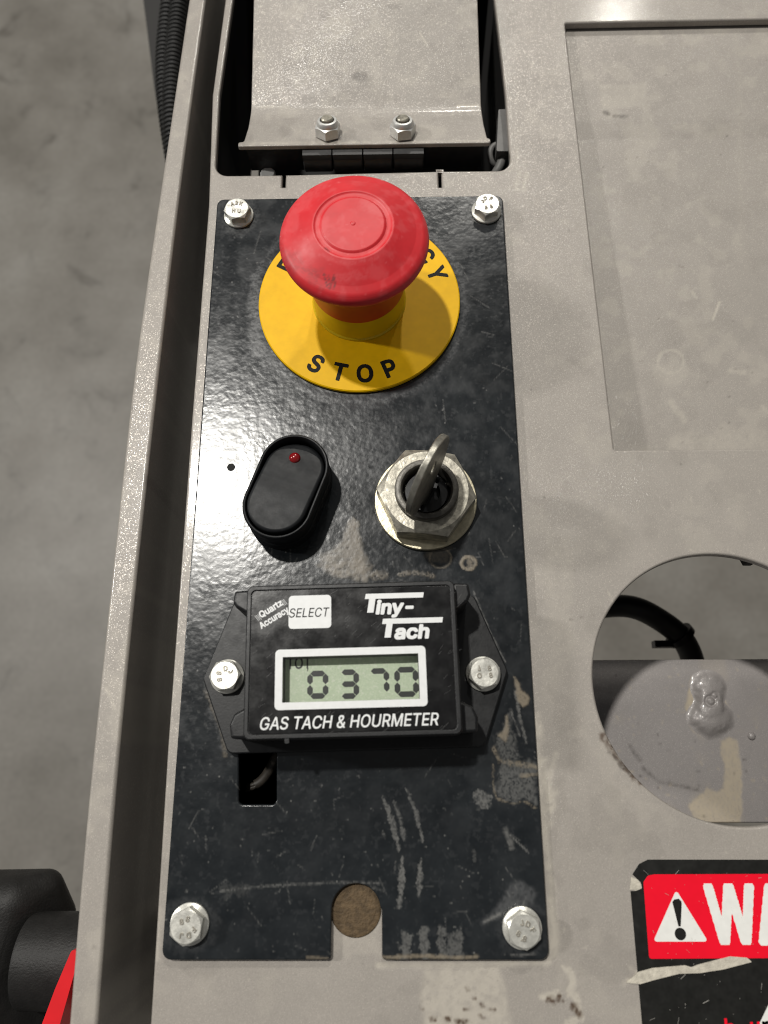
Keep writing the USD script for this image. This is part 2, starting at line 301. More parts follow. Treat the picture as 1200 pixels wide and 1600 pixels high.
# ------------------------------------------------------------------ wear painting, in photograph pixels for the strokes' outlines
class Wear:
    def __init__(s, V):
        s.xy = V[:, :2]; s.u, s.v = PX(V[:, :2], V[:, 2]); s.c = np.zeros((len(V), 3))
        s.p3 = np.column_stack([V[:, :2], np.zeros(len(V))])
    def noise(s, scale, seed=0, oct=4, sel=slice(None)): return meshkit.fbm(s.p3[sel] / scale + 50, oct, seed)
    def put(s, ch, d, w, amount, soft, breakup, nscale, seed, sel):
        e = (s.noise(nscale, seed, 4, sel) - .5) * 2
        m = np.clip((w + e * w * breakup * 1.6 - d) / max(soft, .1) + .5, 0, 1)
        if breakup > 0: m = m * np.clip(.55 + 1.4 * breakup * (s.noise(nscale * .35, seed + 9, 3, sel) - .42) * 2 + (1 - breakup) * .45, 0, 1)
        s.c[sel, ch] = np.maximum(s.c[sel, ch], m * amount)
    def near(s, u0, u1, v0, v1): return np.nonzero((s.u > u0) & (s.u < u1) & (s.v > v0) & (s.v < v1))[0]
    def stroke(s, ch, pts, w, amount=.6, soft=2., breakup=.4, nscale=1.2, seed=1, taper=False):
        p = np.array(pts, float); m = 3 * w + soft + 6
        sel = s.near(p[:, 0].min() - m, p[:, 0].max() + m, p[:, 1].min() - m, p[:, 1].max() + m)
        if not len(sel): return
        ls = LineString(p); q = shapely.points(s.u[sel], s.v[sel]); d = shapely.distance(q, ls)
        if taper: t = shapely.line_locate_point(ls, q, normalized=True); d = d + w * (1 - np.clip(4 * t * (1 - t), 0, 1) ** .6)
        s.put(ch, d, w, amount, soft, breakup, nscale, seed, sel)
    def patch(s, ch, pts, amount=.6, soft=6., breakup=.5, nscale=1.6, seed=1, edge=8):
        p = np.array(pts, float); m = 25
        sel = s.near(p[:, 0].min() - m, p[:, 0].max() + m, p[:, 1].min() - m, p[:, 1].max() + m)
        if not len(sel): return
        P_ = Polygon(p); q = shapely.points(s.u[sel], s.v[sel]); ins = shapely.contains(P_, q); d = shapely.distance(q, P_.exterior); d = np.where(ins, -d, d)
        s.put(ch, d + edge, edge, amount, soft, breakup, nscale, seed, sel)
    def ring(s, ch, cu, cv, r, w, **k):
        a = np.linspace(0, 2 * math.pi, 25); s.stroke(ch, list(zip(cu + r * np.cos(a), cv + .9 * r * np.sin(a))), w, **k)
    def specks(s, ch, n, u, v, size, amount, seed):
        g = np.random.default_rng(seed)
        for _ in range(n):
            cu, cv = g.uniform(*u), g.uniform(*v); r = g.uniform(.5, 1) * size; sel = s.near(cu - 3 * r, cu + 3 * r, cv - 3 * r, cv + 3 * r)
            a, b = g.uniform(-.5, .5), g.uniform(.6, 1.3); d = np.hypot((s.u[sel] - cu) * b, s.v[sel] - cv + a * (s.u[sel] - cu))
            s.c[sel, ch] = np.maximum(s.c[sel, ch], np.clip((r - d) / 1.5 + .5, 0, 1) * amount * g.uniform(.5, 1))

# ================================================================== floor
FZ = -900.
obj('floor', ([(-4000, -3000, FZ), (4000, -3000, FZ), (4000, 6000, FZ), (-4000, 6000, FZ)], [[0, 1, 2], [0, 2, 3]]), 'concrete', smooth=False, kind='structure', label='grey stained concrete floor far below the machine')

# ================================================================== machine console
ZP = -2.0
def PP(pts, z=ZP): return [tuple(P(u, v, z)) for u, v in pts]
con = thing('machine_console', 'taupe painted sheet metal machine console with cut outs, recess and side rail', 'machine', (0, 0, ZP))
left = [(-46.0, -140)] + PP([(235, 1600), (262, 1167), (300, 650), (326, 320), (332, 148), (352, 0)]) + [(-44.5, 250)]
panel = Polygon(left + [(170, 250), (170, -140)])
bay = Polygon(PP([(336, 274), (343, 148), (364, 0)]) + [(-43.0, 240), (45.5, 240)] + PP([(772, 0), (790, 150), (798, 266), (690, 267), (440, 273)]))
bay = bay.buffer(-4.2).buffer(4.2, quad_segs=10)
for u, w in ((443, 1.1), (688, 1.0)):
    x, y = P(u, 292, ZP); bay = bay.union(box(x - w / 2, y, x + w / 2, y + 6))
RC = PP([(883, 36), (960, 703)]); recess = rounded(Polygon([RC[0], (143, RC[0][1] + .3), (143, RC[1][1]), RC[1]]), .8)
HOLE = Point(95.1, -43.9).buffer(34.2, quad_segs=40)
slot_hole = box(-31, -75, -16, -50)
panel = panel.difference(bay).difference(recess).difference(HOLE).difference(slot_hole)
panel = max(getattr(panel, 'geoms', [panel]), key=lambda g: g.area)
V, F, N = sheet(panel, ZP, 2.2, .7, grid=.55)
W = Wear(V)
W.patch(0, [(664, 1512), (780, 1508), (790, 1560), (800, 1610), (660, 1610), (655, 1560)], .62, 10, .55, 3, 3)
W.patch(0, [(520, 1440), (592, 1440), (594, 1490), (520, 1490)], .28, 10, .7, 2, 21)
W.patch(0, [(876, 1508), (892, 1508), (902, 1530), (898, 1562), (884, 1556), (888, 1534)], .75, 3, .3, 2, 4)
W.stroke(0, [(848, 1558), (872, 1552)], 6, .8, 2, .4, 1, 5); W.stroke(0, [(900, 1560), (906, 1590), (890, 1600)], 7, .7, 3, .4, 1, 6)
W.stroke(1, [(860, 1562), (874, 1560)], 6, .95, 3, .6, .8, 7); W.stroke(1, [(896, 1572), (904, 1585)], 5, .95, 3, .5, .8, 8)
for k, (a, b, r) in enumerate([(676, 1592, 5), (722, 1596, 9), (700, 1592, 5), (752, 1570, 4), (742, 1560, 3), (730, 1545, 3), (752, 1588, 4), (658, 1575, 3), (770, 1577, 5), (728, 1577, 4)]):
    W.stroke(1, [(a - r * .6, b), (a + r * .6, b + 1.5)], r * .55, .95, 2, .6, .6, 30 + k)
W.stroke(0, [(838, 1120), (842, 1230), (852, 1300), (862, 1400), (866, 1490)], 7, .75, 9, .6, 4, 10)
W.stroke(0, [(846, 1190), (862, 1260), (848, 1300)], 8, .75, 8, .7, 2.5, 11); W.stroke(0, [(868, 1180), (846, 1270)], 4, .5, 5, .6, 2, 12)
W.stroke(0, [(862, 1410), (868, 1488), (855, 1505), (700, 1508), (590, 1508)], 4, .75, 5, .4, 2.5, 13)
W.stroke(0, [(812, 268), (806, 295), (818, 298), (822, 272)], 3, .4, 3, .5, 1.5, 14); W.stroke(0, [(808, 230), (806, 262)], 2, .35, 3, .6, 1.5, 15)
W.patch(0, [(850, 860), (890, 840), (900, 1010), (860, 1100)], .18, 14, .8, 5, 16)
W.stroke(0, [(246, 1500), (250, 1420)], 2, .5, 3, .5, 2, 17)
W.stroke(1, [(942, 1150), (965, 1188), (1000, 1222)], 4.5, .85, 4, .75, 1.1, 18); W.stroke(2, [(952, 1175), (985, 1212)], 3, .6, 3, .8, .7, 19)
W.stroke(0, [(985, 1512), (1000, 1524), (975, 1536)], 3, .6, 3, .6, 1, 20)
W.stroke(2, [(890, 968), (945, 958)], .7, .35, 1, .5, 1, 22)
W.specks(2, 60, (240, 1200), (280, 1600), 1.3, .7, 5); W.specks(0, 420, (240, 1200), (0, 1600), 1.4, .5, 6)
for k in range(26):
    g = np.random.default_rng(100 + k); a, b = g.uniform(840, 1190), g.uniform(730, 1590); t = g.uniform(0, 6.3); L = g.uniform(6, 26)
    W.stroke(0, [(a, b), (a + L * math.cos(t), b + L * math.sin(t))], .8, .45, 1.2, .6, 1, 120 + k)
W.c[:, 0] = np.maximum(W.c[:, 0], np.clip((W.noise(7, 70) - .60) * 1.2, 0, .12))
W.c[:, 2] = np.maximum(W.c[:, 2], np.clip((W.noise(9, 71) - .60) * 1.4, 0, .08))
obj('panel_sheet', (V, F), 'taupe_paint', con, normals=N, wear=W.c)

obj('added_underside_sheet', prism(panel.difference(box(-60, -150, 48, 260)).buffer(-1.0), -4.5, -4.28), 'void_black', con, smooth=False)  # added black sheet, keeps bounced light off the bracket below
# recessed tray: vertical step at the far side, a short ramp, then a gently falling floor
yT, yB = RC[0][1], RC[1][1]
xs = np.arange(66, 146, .6); ys = np.arange(yB - 2.5, yT + 2.5, .6); gx, gy = np.meshgrid(xs, ys)
gz = np.interp(gy, [yB - 3, yB + 3, 134, 137.5, 141, yT - 3, yT + 3], [-11.6, -11.2, -7.4, -7.0, -6.6, -4.9, -4.7])
k = np.arange(gx.size).reshape(gx.shape); a, b, c, d = k[:-1, :-1].ravel(), k[:-1, 1:].ravel(), k[1:, 1:].ravel(), k[1:, :-1].ravel()
Vt_ = np.column_stack([gx.ravel(), gy.ravel(), gz.ravel()]); W = Wear(Vt_)
W.ring(0, 1048, 565, 20, 2.2, amount=.5, breakup=.6, seed=40); W.stroke(0, [(1048, 630), (1062, 645), (1070, 655)], 5, .4, 5, .6, 1.5, 41)
W.stroke(0, [(1114, 498), (1124, 472)], 2, .75, 1.5, .2, 1, 42); W.stroke(0, [(1080, 455), (1088, 466)], 2, .5, 2, .4, 1, 43)
W.stroke(0, [(1140, 578), (1165, 582)], 3.5, .45, 4, .7, 1, 44); W.stroke(0, [(1085, 520), (1095, 528)], 2.5, .4, 2, .4, 1, 45)
W.stroke(0, [(1190, 635), (1200, 645)], 3, .5, 3, .5, 1, 46); W.patch(0, [(1040, 680), (1200, 675), (1200, 703), (1045, 703)], .3, 10, .7, 2, 47)
W.patch(0, [(936, 132), (1010, 130), (1010, 165), (940, 172)], .28, 5, .3, 6, 48, 4)
W.stroke(2, [(945, 176), (950, 178)], 3, .7, 3, .4, 1, 49); W.stroke(2, [(960, 181), (978, 182)], 2.5, .5, 3, .6, 1, 50)
W.stroke(0, [(1148, 55), (1155, 120), (1158, 400)], 4, .13, 10, .5, 4, 51)
W.specks(0, 150, (900, 1200), (60, 700), 1.6, .4, 52); W.specks(2, 60, (900, 1200), (60, 700), 1.4, .6, 53)
W.c[:, 0] = np.maximum(W.c[:, 0], np.clip((W.noise(6, 73) - .58) * 1.6, 0, .2)); W.c[:, 2] = np.maximum(W.c[:, 2], np.clip((W.noise(8, 74) - .6) * 1.2, 0, .06))
obj('recess_tray', (Vt_, np.vstack([np.column_stack([a, b, c]), np.column_stack([a, c, d])])), 'taupe_paint', con, smooth=True, wear=W.c)

obj('added_tray_underside', (Vt_ - [0, 0, .7], np.vstack([np.column_stack([a, c, b]), np.column_stack([a, d, c])])), 'void_black', con, smooth=False)  # added black copy under the tray, stops light bouncing down
# side rail: a folded strip of the left side, standing off the panel's edge by a gap
fy = [(0, 295, 321), (320, 247, 278), (560, 212.5, 250), (930, 171, 210), (1300, 133, 175), (1600, 107.5, 152)]
fo = [P(o, v, 0) for v, o, i in fy]; fi = [P(i, v, 0) for v, o, i in fy]
def extend(pts):
    a = np.array(pts); return np.vstack([a[0] + (a[0] - a[1]) / np.linalg.norm(a[0] - a[1]) * 60, a, a[-1] + (a[-1] - a[-2]) / np.linalg.norm(a[-1] - a[-2]) * 30])
fo, fi = extend(fo), extend(fi)
fo, fi = spline(fo, 60), spline(fi, 60)
rail = Polygon(np.vstack([fo, fi[::-1]]))
V, F, N = sheet(rail, 0, 75, 1.0, grid=.8, seg=5); W = Wear(V)
W.stroke(0, [(165, 1072), (180, 1105), (190, 1118)], 2.5, .55, 2, .5, 1, 60); W.stroke(2, [(205, 735), (225, 748)], 10, .22, 10, .6, 2, 61)
W.specks(0, 200, (100, 330), (0, 1600), 1.7, .6, 62); W.specks(2, 60, (100, 330), (0, 1600), 1.6, .7, 63)
W.c[:, 0] = np.maximum(W.c[:, 0], np.clip((W.noise(6, 76) - .55) * 1.6, 0, .25))
obj('side_rail', (V, F), 'taupe_paint', con, normals=N, wear=W.c)
# blackened return of the panel's left edge, and added boxes that darken the space under it
pl = np.array([*left[1:-1], (-44.5, 236)])
obj('shaded_edge_return', prism(Polygon(np.vstack([pl + [.3, 0], (pl + [.85, 0])[::-1]])), -60, -4.1), 'void_black', con, smooth=False)  # folded edge coloured black for the shade inside the bay
bayb = bay.bounds
obj('added_bay_box', cat_(bx(-45.5, 50.5, 96, 98, -70, -4.6), bx(49.5, 51, 98, 235, -70, -4.6), bx(-47.2, 51, 96, 236, -72, -70.2), bx(-46, 51, 235.2, 237, -70, -4.6)), 'void_black', con, smooth=False)  # added black box, makes the opening read dark
obj('added_plate_box', cat_(bx(-44, 45, -104, -102.4, -60, -4.6), bx(-44, -42.4, -102, 94, -60, -4.6), bx(43.6, 45, -102, 94, -60, -4.6), bx(-44, 45, -104, 95, -62, -60.2), bx(-44, 45, 93.2, 95, -60, -4.6)), 'void_black', con, smooth=False)  # added black box, keeps the slot under the plate dark

obj('added_far_skirt', bx(52, 170, 246, 248, -110, -4.4), 'void_black', con, smooth=False); obj('added_right_skirt', bx(168, 170, -138, 245.5, -110, -4.4), 'void_black', con, smooth=False); obj('added_near_skirt', bx(46, 167.5, -138, -136, -110, -4.4), 'void_black', con, smooth=False)  # added unseen walls, block stray light from under the panel
# lower bracket plate seen through the round hole
ZL = -58.
y1 = P(1105, 1030, ZL)[1]; y0 = P(1160, 1286, ZL)[1]
brk = rounded(box(52, y0, 175, y1), 1.0)
V, F, N = sheet(brk, ZL, 4, .6, grid=.7); W = Wear(V)
W.patch(0, [(1127, 1158), (1140, 1152), (1153, 1158), (1158, 1200), (1160, 1250), (1158, 1290), (1085, 1285), (1075, 1258), (1095, 1240), (1105, 1232), (1122, 1238), (1130, 1232), (1132, 1195), (1126, 1175)], .85, 3, .28, 1.4, 80, 5)
W.stroke(0, [(1085, 1062), (1079, 1090), (1076, 1108)], 5, .95, 3, .3, 2, 81); W.stroke(0, [(1076, 1120), (1085, 1140), (1112, 1144)], 3.5, .8, 3, .4, 2, 82); W.stroke(0, [(1125, 1085), (1136, 1110)], 3.5, .7, 3, .6, 1.5, 83)
W.stroke(2, [(1005, 1200), (1030, 1222), (1090, 1234)], 2.5, .5, 4, .6, 2, 84); W.stroke(2, [(985, 1165), (1000, 1190)], 3, .4, 4, .6, 2, 85)
W.specks(0, 80, (950, 1200), (1035, 1280), 2.2, .5, 86); W.specks(2, 30, (950, 1200), (1035, 1280), 2, .6, 87)
W.c[:, 0] = np.maximum(W.c[:, 0], np.clip((W.noise(9, 88) - .55) * .9, 0, .16))
low = obj('bracket_plate', (V, F), 'grey_primer_paint', con, normals=N, wear=W.c)
def blob(c, r, flat): return trimesh.Trimesh(*mesh_of(trimesh.creation.icosphere(4, 1.0))).apply_scale([r, r, r * flat]).apply_translation(c)
wl = [(1107, 1075, 4.3, 1.4), (1106, 1090, 3.4, 1.2), (1104, 1104, 3.0, 1.6), (1116, 1103, 2.6, 1.3), (1099, 1122, 3.9, 1.0), (1122, 1121, 3.9, .9), (1110, 1127, 4.2, 1.1)]
wc_ = np.array([[*P(u, v, ZL), r, a_] for u, v, r, a_ in wl]); gx, gy = np.meshgrid(np.arange(wc_[:, 0].min() - 8, wc_[:, 0].max() + 8, .28), np.arange(wc_[:, 1].min() - 8, wc_[:, 1].max() + 8, .28))
q3 = np.column_stack([gx.ravel(), gy.ravel(), 0 * gx.ravel()]); wob = (meshkit.fbm(q3 / 2.2, 3, 31).reshape(gx.shape) - .5) * .9
hs_ = sum(a_ * np.exp(-(np.maximum(np.hypot(gx - x, gy - y) + wob, 0) / r) ** 4) for x, y, r, a_ in wc_)
hw_ = 3.0 * (1 - np.exp(-.75 * hs_)) + .16 * np.minimum(hs_, 1) * (meshkit.fbm(q3 / 1.3, 3, 32).reshape(gx.shape) - .5)
for x, y, r, a_ in ((*P(1106, 1096, ZL), 1.5, .55), (*P(1113, 1088, ZL), 1.0, .35)): hw_ -= a_ * np.exp(-((np.hypot(gx - x, gy - y) - r) / .45) ** 2)
k = np.arange(gx.size).reshape(gx.shape); a, b, c, d = k[:-1, :-1].ravel(), k[:-1, 1:].ravel(), k[1:, 1:].ravel(), k[1:, :-1].ravel()
F = np.vstack([np.column_stack([a, b, c]), np.column_stack([a, c, d])]); hv = hw_.ravel(); F = F[(hv[F] > .06).any(1)]; ids_, inv = np.unique(F, return_inverse=True)
obj('weld_bead', (np.column_stack([gx.ravel(), gy.ravel(), ZL - .06 + hv])[ids_], inv.reshape(-1, 3)), 'grey_primer_paint', low, smooth=True)
x, y = P(1174, 1150, ZL); obj('weld_spatter', blob((x, y, ZL), 1.3, .8), 'grey_primer_paint', low, smooth=True)
# rusty round plug in the plate's notch
x, y = P(556, 1421, ZP)
obj('round_plug', lathe([(6.2, -3.5), (6.2, -2.2), (5.9, -1.75), (5.2, -1.55), (2.5, -1.5), (0.001, -1.5)], x, y, 64), 'rusty_brown', con, label='rust brown round plug in the notch of the black plate')

# ================================================================== hinged flap over the bay
fl = thing('hinged_flap', 'taupe metal flap on a black hinge above the stop button', 'flap', (0, 123, 3))
ZT = 3.0
yf = P(560, 226, ZT)[1]
fo_ = [(-38.8, yf), (41.6, yf), (41.6, yf + 2.0), (40.6, yf + 2.3), (39.9, yf + 9), (39.5, yf + 18), (39.0, yf + 95), (-35.4, yf + 95), (-35.7, yf + 18), (-36.1, yf + 9), (-37.0, yf + 2.3), (-38.8, yf + 2.0)]
V, F, N = sheet(rounded(Polygon(fo_), .75), 0, 1.5, .4, grid=.6)
def fz(y):
    t = y - yf; return np.interp(t, [0, 13, 15, 17, 19, 22, 95], [ZT, ZT - 2.1, ZT - 2.3, ZT - 2.25, ZT - 1.95, ZT - 1.35, ZT + 10.6])
sl_ = (fz(V[:, 1] + .4) - fz(V[:, 1] - .4)) / .8
V[:, 2] += fz(V[:, 1]); nz_ = N[:, 2] > .3; N[:, 1] = np.where(nz_, N[:, 1] - sl_ * N[:, 2], N[:, 1]); N /= np.linalg.norm(N, axis=1)[:, None]
W = Wear(V)
W.stroke(2, [(560, 118), (566, 122)], 9, .5, 6, .4, 2, 90); W.stroke(0, [(714, 165), (748, 165)], 1.4, .9, 1.2, .4, .8, 91); W.stroke(0, [(395, 167), (450, 168)], 1.4, .5, 1.2, .6, .8, 92)
W.stroke(0, [(385, 224), (760, 220)], 1.2, .6, 1.5, .6, 1, 93); W.specks(0, 160, (390, 760), (0, 150), 1.6, .6, 94); W.stroke(0, [(655, 50), (668, 72)], 1.5, .6, 1.5, .4, 1, 95)
W.c[:, 0] = np.maximum(W.c[:, 0], np.clip((W.noise(5, 96) - .55) * 1.6, 0, .22)); W.c[:, 2] = np.maximum(W.c[:, 2], np.clip((W.noise(6, 97) - .6) * 1.4, 0, .18))
obj('flap_sheet', (V, F), 'taupe_paint', fl, normals=N, wear=W.c)
# hinge: leaf under the tongue, four knuckles on a common axis
yk, zk, rk = yf + 1.2, -3.4, 4.4
hg = obj('hinge_leaf', cat_(bx(-36.5, 39.5, yf + 1.2, yf + 2.4, -9, 1.3)), 'hinge_plastic', fl, smooth=False)
xk = [P(472, 248, 0)[0], P(519, 248, 0)[0], P(567, 248, 0)[0], P(614, 248, 0)[0], P(663, 248, 0)[0]]
for a, b in zip(xk[:-1], xk[1:]):
    pr_ = [(0.01, a + .18), (rk - .4, a + .18), (rk, a + .55), (rk, b - .55), (rk - .4, b - .18), (.01, b - .18)]
    v, f = lathe(pr_, 0, 0, 40); v = np.column_stack([v[:, 2], yk - v[:, 1] - 0, zk + v[:, 0]])
    tab = bx(a + .22, b - .22, yk - 3.6, yk + 1.0, zk + 1.0, 1.42)
    obj('hinge_knuckle', cat_((v, f[:, ::-1]), tab), 'hinge_plastic', fl, smooth=30)
def hexp(cx, cy, af, rot): return Polygon([(cx + af / math.sqrt(3) * math.cos(math.radians(rot + 60 * k)), cy + af / math.sqrt(3) * math.sin(math.radians(rot + 60 * k))) for k in range(6)])
def hex_solid(cx, cy, af, z0, z1, rot, ch=.55, both=False):
    """hexagon with its corners turned off by a 30 degree cone at the top (and bottom)"""
    R = af / math.sqrt(3)
    h = m3.Manifold.extrude(m3.CrossSection([np.array(hexp(0, 0, af, rot).exterior.coords)[:-1]]), z1 - z0).translate([0, 0, z0])
    pr_ = [(0, z0 - 1)] + ([(R + .6, z0 - 1), (R + .6, z1 - ch - .2)] if not both else [(af / 2 * .98 - .1, z0 - .06), (R + .3, z0 + ch), (R + .3, z1 - ch)]) + [(R + .05, z1 - ch), (af / 2 * .96, z1 + .0), (0, z1 + .0)]
    if both: pr_[0] = (0, z0 - .06)
    cone = m3.CrossSection([np.array(pr_)]).revolve(72)
    return (h ^ cone).translate([cx, cy, 0])
def lean(g, x, y, z0, ang):
    v, f = mesh_of(g); c, sn = math.cos(math.radians(ang)), math.sin(math.radians(ang)); d = v - [x, y, z0]
    return np.column_stack([x + d[:, 0], y + c * d[:, 1] + sn * d[:, 2], z0 - sn * d[:, 1] + c * d[:, 2]]), f
for u, r0 in ((512, 22), (629.5, 8)):
    x, y = P(u, 223, ZT); y += 4.2; zn = float(fz(y))
    nt = obj('lock_nut', lean(hex_solid(x, y, 7.3, zn + .05, zn + 3.2, r0, .5), x, y, zn, 16), 'nut_zinc', fl, smooth=25)
    obj('nylon_collar', lean(lathe([(3.5, zn + 2.8), (3.45, zn + 3.9), (3.0, zn + 4.6), (2.3, zn + 4.7), (2.2, zn + 4.3)], x, y, 40), x, y, zn, 16), 'nut_zinc', nt)
    obj('bolt_end', lean(lathe([(1.9, zn + 4), (1.9, zn + 5.2), (1.6, zn + 5.5), (.001, zn + 5.5)], x, y, 32), x, y, zn, 16), 'old_zinc', nt)

# loose pieces in the bay
gc = thing('grey_cable', 'grey cable with a flat sleeve in the right corner of the opening', 'cable', (44, 130, -10))
sx0 = P(786, 170, -8); sx1 = P(786, 236, -8)
obj('sleeve', prism(rounded(Polygon([P(779, 171, -9), P(797, 170, -9), P(799, 236, -9), P(776, 236, -9)]), .5), -14, -9), 'grey_sleeve', gc, smooth=30)
obj('cable', tube(spline([(*P(787, 225, -12), -12), (*P(784, 250, -13), -13), (*P(776, 268, -14), -14), (*P(768, 278, -16), -16)], 30), 1.5), 'grey_sleeve', gc, smooth=60)
obj('cable', tube(spline([(*P(778, 226, -15), -15), (*P(768, 232, -15), -15), (*P(766, 245, -16), -16), (*P(772, 258, -18), -18)], 30), 1.0), 'grey_sleeve', gc, smooth=60)
wc = thing('bright_metal_pin', 'short bright pin below the left end of the hinge', 'pin', (*P(418, 268, -8), -12))
x, y = P(418, 270, -8); obj('pin_body', lathe([(2.5, -20), (2.5, -8.4), (2.1, -8), (.001, -8)], x, y, 28), 'white_nylon', wc)

# ================================================================== black control plate with bolts
cp = thing('control_plate', 'black powder coated control plate with scratches, mud stains and a notch at its near edge', 'control plate', (0, 0, -2))
pl_ = rounded(Polygon([P(339.5, 311), P(785.5, 305), P(859, 1500.5), P(252, 1500.5)]), 2.2)
n0 = P(516, 1497); n1 = P(597, 1497)
notch = unary_union([box(-5.55, -112, 6.3, -95.6), Point(.2, -95.9).buffer(5.75, quad_segs=16)])
pl_ = rounded(pl_.difference(notch), .9)
sl = rounded(Polygon([P(373, 1150), P(432, 1150), P(432, 1257), P(373, 1257)]), 1.2)
pl_ = pl_.difference(sl)
V, F, N = sheet(pl_, 0, 1.9, .45, grid=.36); W = Wear(V)
W.patch(1, [(548, 812), (560, 826), (566, 868), (582, 884), (570, 905), (520, 903), (498, 885), (505, 868), (530, 852), (540, 832)], .5, 8, .55, 2.4, 200)
W.stroke(1, [(552, 818), (556, 860), (560, 885)], 8, .6, 5, .5, 1.2, 201)
W.ring(1, 732, 880, 11, 2.4, amount=.75, breakup=.4, nscale=.7, seed=202); W.stroke(1, [(732, 872), (736, 882)], 4, .5, 4, .5, .8, 203)
W.ring(1, 688, 872, 17, 1.3, amount=.5, breakup=.5, nscale=1, seed=204); W.patch(1, [(660, 855), (705, 855), (700, 880), (672, 880)], .2, 6, .6, 1.5, 205)
W.stroke(1, [(625, 897), (650, 894), (676, 900)], 3, .45, 3, .9, .8, 206); W.stroke(1, [(555, 895), (600, 900)], 5, .4, 6, .8, 1, 207)
W.patch(1, [(803, 1058), (806, 1058), (815, 1078), (827, 1090), (826, 1100), (817, 1105), (808, 1095), (806, 1080)], .85, 3, .35, 1, 208, 4); 
W.patch(0, [(793, 1115), (799, 1130), (808, 1165), (812, 1190), (838, 1192), (838, 1255), (818, 1250), (806, 1258), (790, 1250), (770, 1240), (782, 1190), (773, 1165), (778, 1145), (790, 1140)], .28, 8, .9, 1.1, 209)
W.patch(1, [(792, 1118), (796, 1140), (790, 1158), (778, 1150), (787, 1140)], .8, 3, .4, 1, 210, 4)
W.stroke(1, [(772, 1168), (780, 1190), (815, 1194), (838, 1198)], 2.6, .6, 3, .85, 1, 211); W.stroke(1, [(815, 1212), (840, 1210)], 3, .6, 2.5, .6, 1, 212)
W.stroke(1, [(770, 1195), (770, 1225), (776, 1248), (800, 1256), (820, 1252), (836, 1262)], 1.4, .5, 1.8, .95, .8, 213)
W.patch(0, [(742, 1240), (756, 1236), (768, 1245), (760, 1265), (748, 1262)], .4, 4, .8, 1, 214); W.stroke(0, [(790, 1296), (797, 1318), (800, 1325)], 4, .35, 4, .5, 1, 215); W.stroke(0, [(797, 1305), (826, 1332)], 1.2, .4, 1.5, .6, 1, 216)
W.stroke(0, [(806, 1080), (812, 1120), (822, 1160)], 2, .4, 2, .8, 1, 217); W.stroke(0, [(798, 1110), (812, 1150)], 1.5, .4, 2, .8, 1, 218)
for k, (p, w, a) in enumerate([([(597, 1242), (606, 1268), (618, 1302), (624, 1332)], 3.6, .52), ([(614, 1250), (626, 1282), (632, 1314)], 3.0, .45), ([(634, 1231), (650, 1270), (661, 1316)], 2.6, .5), ([(628, 1340), (628, 1375), (624, 1420)], 4.2, .55), ([(658, 1339), (656, 1370), (654, 1402)], 3.6, .52),
        ([(618, 1345), (616, 1365)], 1.4, .4), ([(598, 1298), (601, 1310)], 2, .3), ([(634, 1466), (634, 1494)], 8, .42), ([(628, 1455), (630, 1470)], 1.4, .3), ([(662, 1456), (664, 1494)], 6, .45), ([(690, 1452), (692, 1493)], 5, .40), ([(704, 1466), (704, 1495)], 5, .34), ([(714, 1462), (716, 1494)], 6, .36), ([(720, 1450), (720, 1490)], 1.5, .4), ([(740, 1330), (742, 1345)], 2, .2)]):
    W.stroke(0, p, w * 1.1, a * .8, 1.8, .7, .9, 220 + k, taper=k < 7)
W.stroke(1, [(598, 1496), (660, 1494), (720, 1497), (745, 1495)], 3, .7, 3, .5, 1, 240); W.stroke(1, [(480, 1496), (512, 1497)], 2, .5, 2, .5, 1, 241)
W.stroke(0, [(345, 1392), (420, 1384), (520, 1379), (600, 1380)], 1.6, .3, 2.5, .98, .9, 242); W.stroke(0, [(580, 1386), (600, 1392)], 2, .2, 3, .8, .8, 243); W.patch(0, [(345, 1385), (390, 1382), (388, 1400), (350, 1402)], .10, 5, .9, 1, 244)
W.patch(2, [(755, 1440), (775, 1415), (790, 1385), (815, 1375), (842, 1395), (830, 1415), (795, 1425), (780, 1438)], .75, 9, .6, 1.8, 245); W.stroke(0, [(757, 1440), (782, 1428)], 2.5, .45, 3, .6, 1, 246)
W.stroke(0, [(800, 1492), (812, 1493), (836, 1490)], 1.6, .35, 1.6, .8, .8, 247)
for k, (cu, cv, r) in enumerate([(371, 335, 30), (759, 332, 34), (296, 1446, 42), (820, 1452, 40)]): W.ring(2, cu, cv, r, 7, amount=.28, soft=10, breakup=.8, nscale=1.4, seed=250 + k)
W.patch(2, [(392, 430), (408, 420), (410, 560), (395, 560)], .5, 12, .8, 1, 255); W.ring(2, 560, 478, 168, 5, amount=.35, soft=8, breakup=.9, nscale=1.2, seed=256)
W.stroke(2, [(362, 1070), (335, 1110), (352, 1170)], 6, .35, 7, .8, 1.2, 257); W.stroke(1, [(322, 1080), (345, 1140), (352, 1180)], 3, .32, 3, .8, 1, 258)
W.stroke(0, [(740, 925), (765, 985), (790, 1035)], 1.2, .4, 1.5, .6, 1, 259); W.stroke(1, [(735, 880), (730, 890)], 2, .4, 2, .4, 1, 260)
W.patch(2, [(302, 660), (380, 640), (385, 900), (300, 905)], .20, 20, .8, 1.2, 261); W.patch(2, [(520, 640), (640, 650), (600, 760), (520, 740)], .22, 30, .9, 1.6, 262)
W.stroke(0, [(722, 930), (736, 945)], 3, .35, 4, .7, 1, 263); W.patch(2, [(300, 845), (365, 860), (355, 905), (296, 905)], .3, 12, .9, 1, 264)
W.specks(0, 330, (250, 860), (310, 1500), 1.1, .55, 265); W.specks(0, 50, (250, 600), (1150, 1500), 1.6, .35, 266)
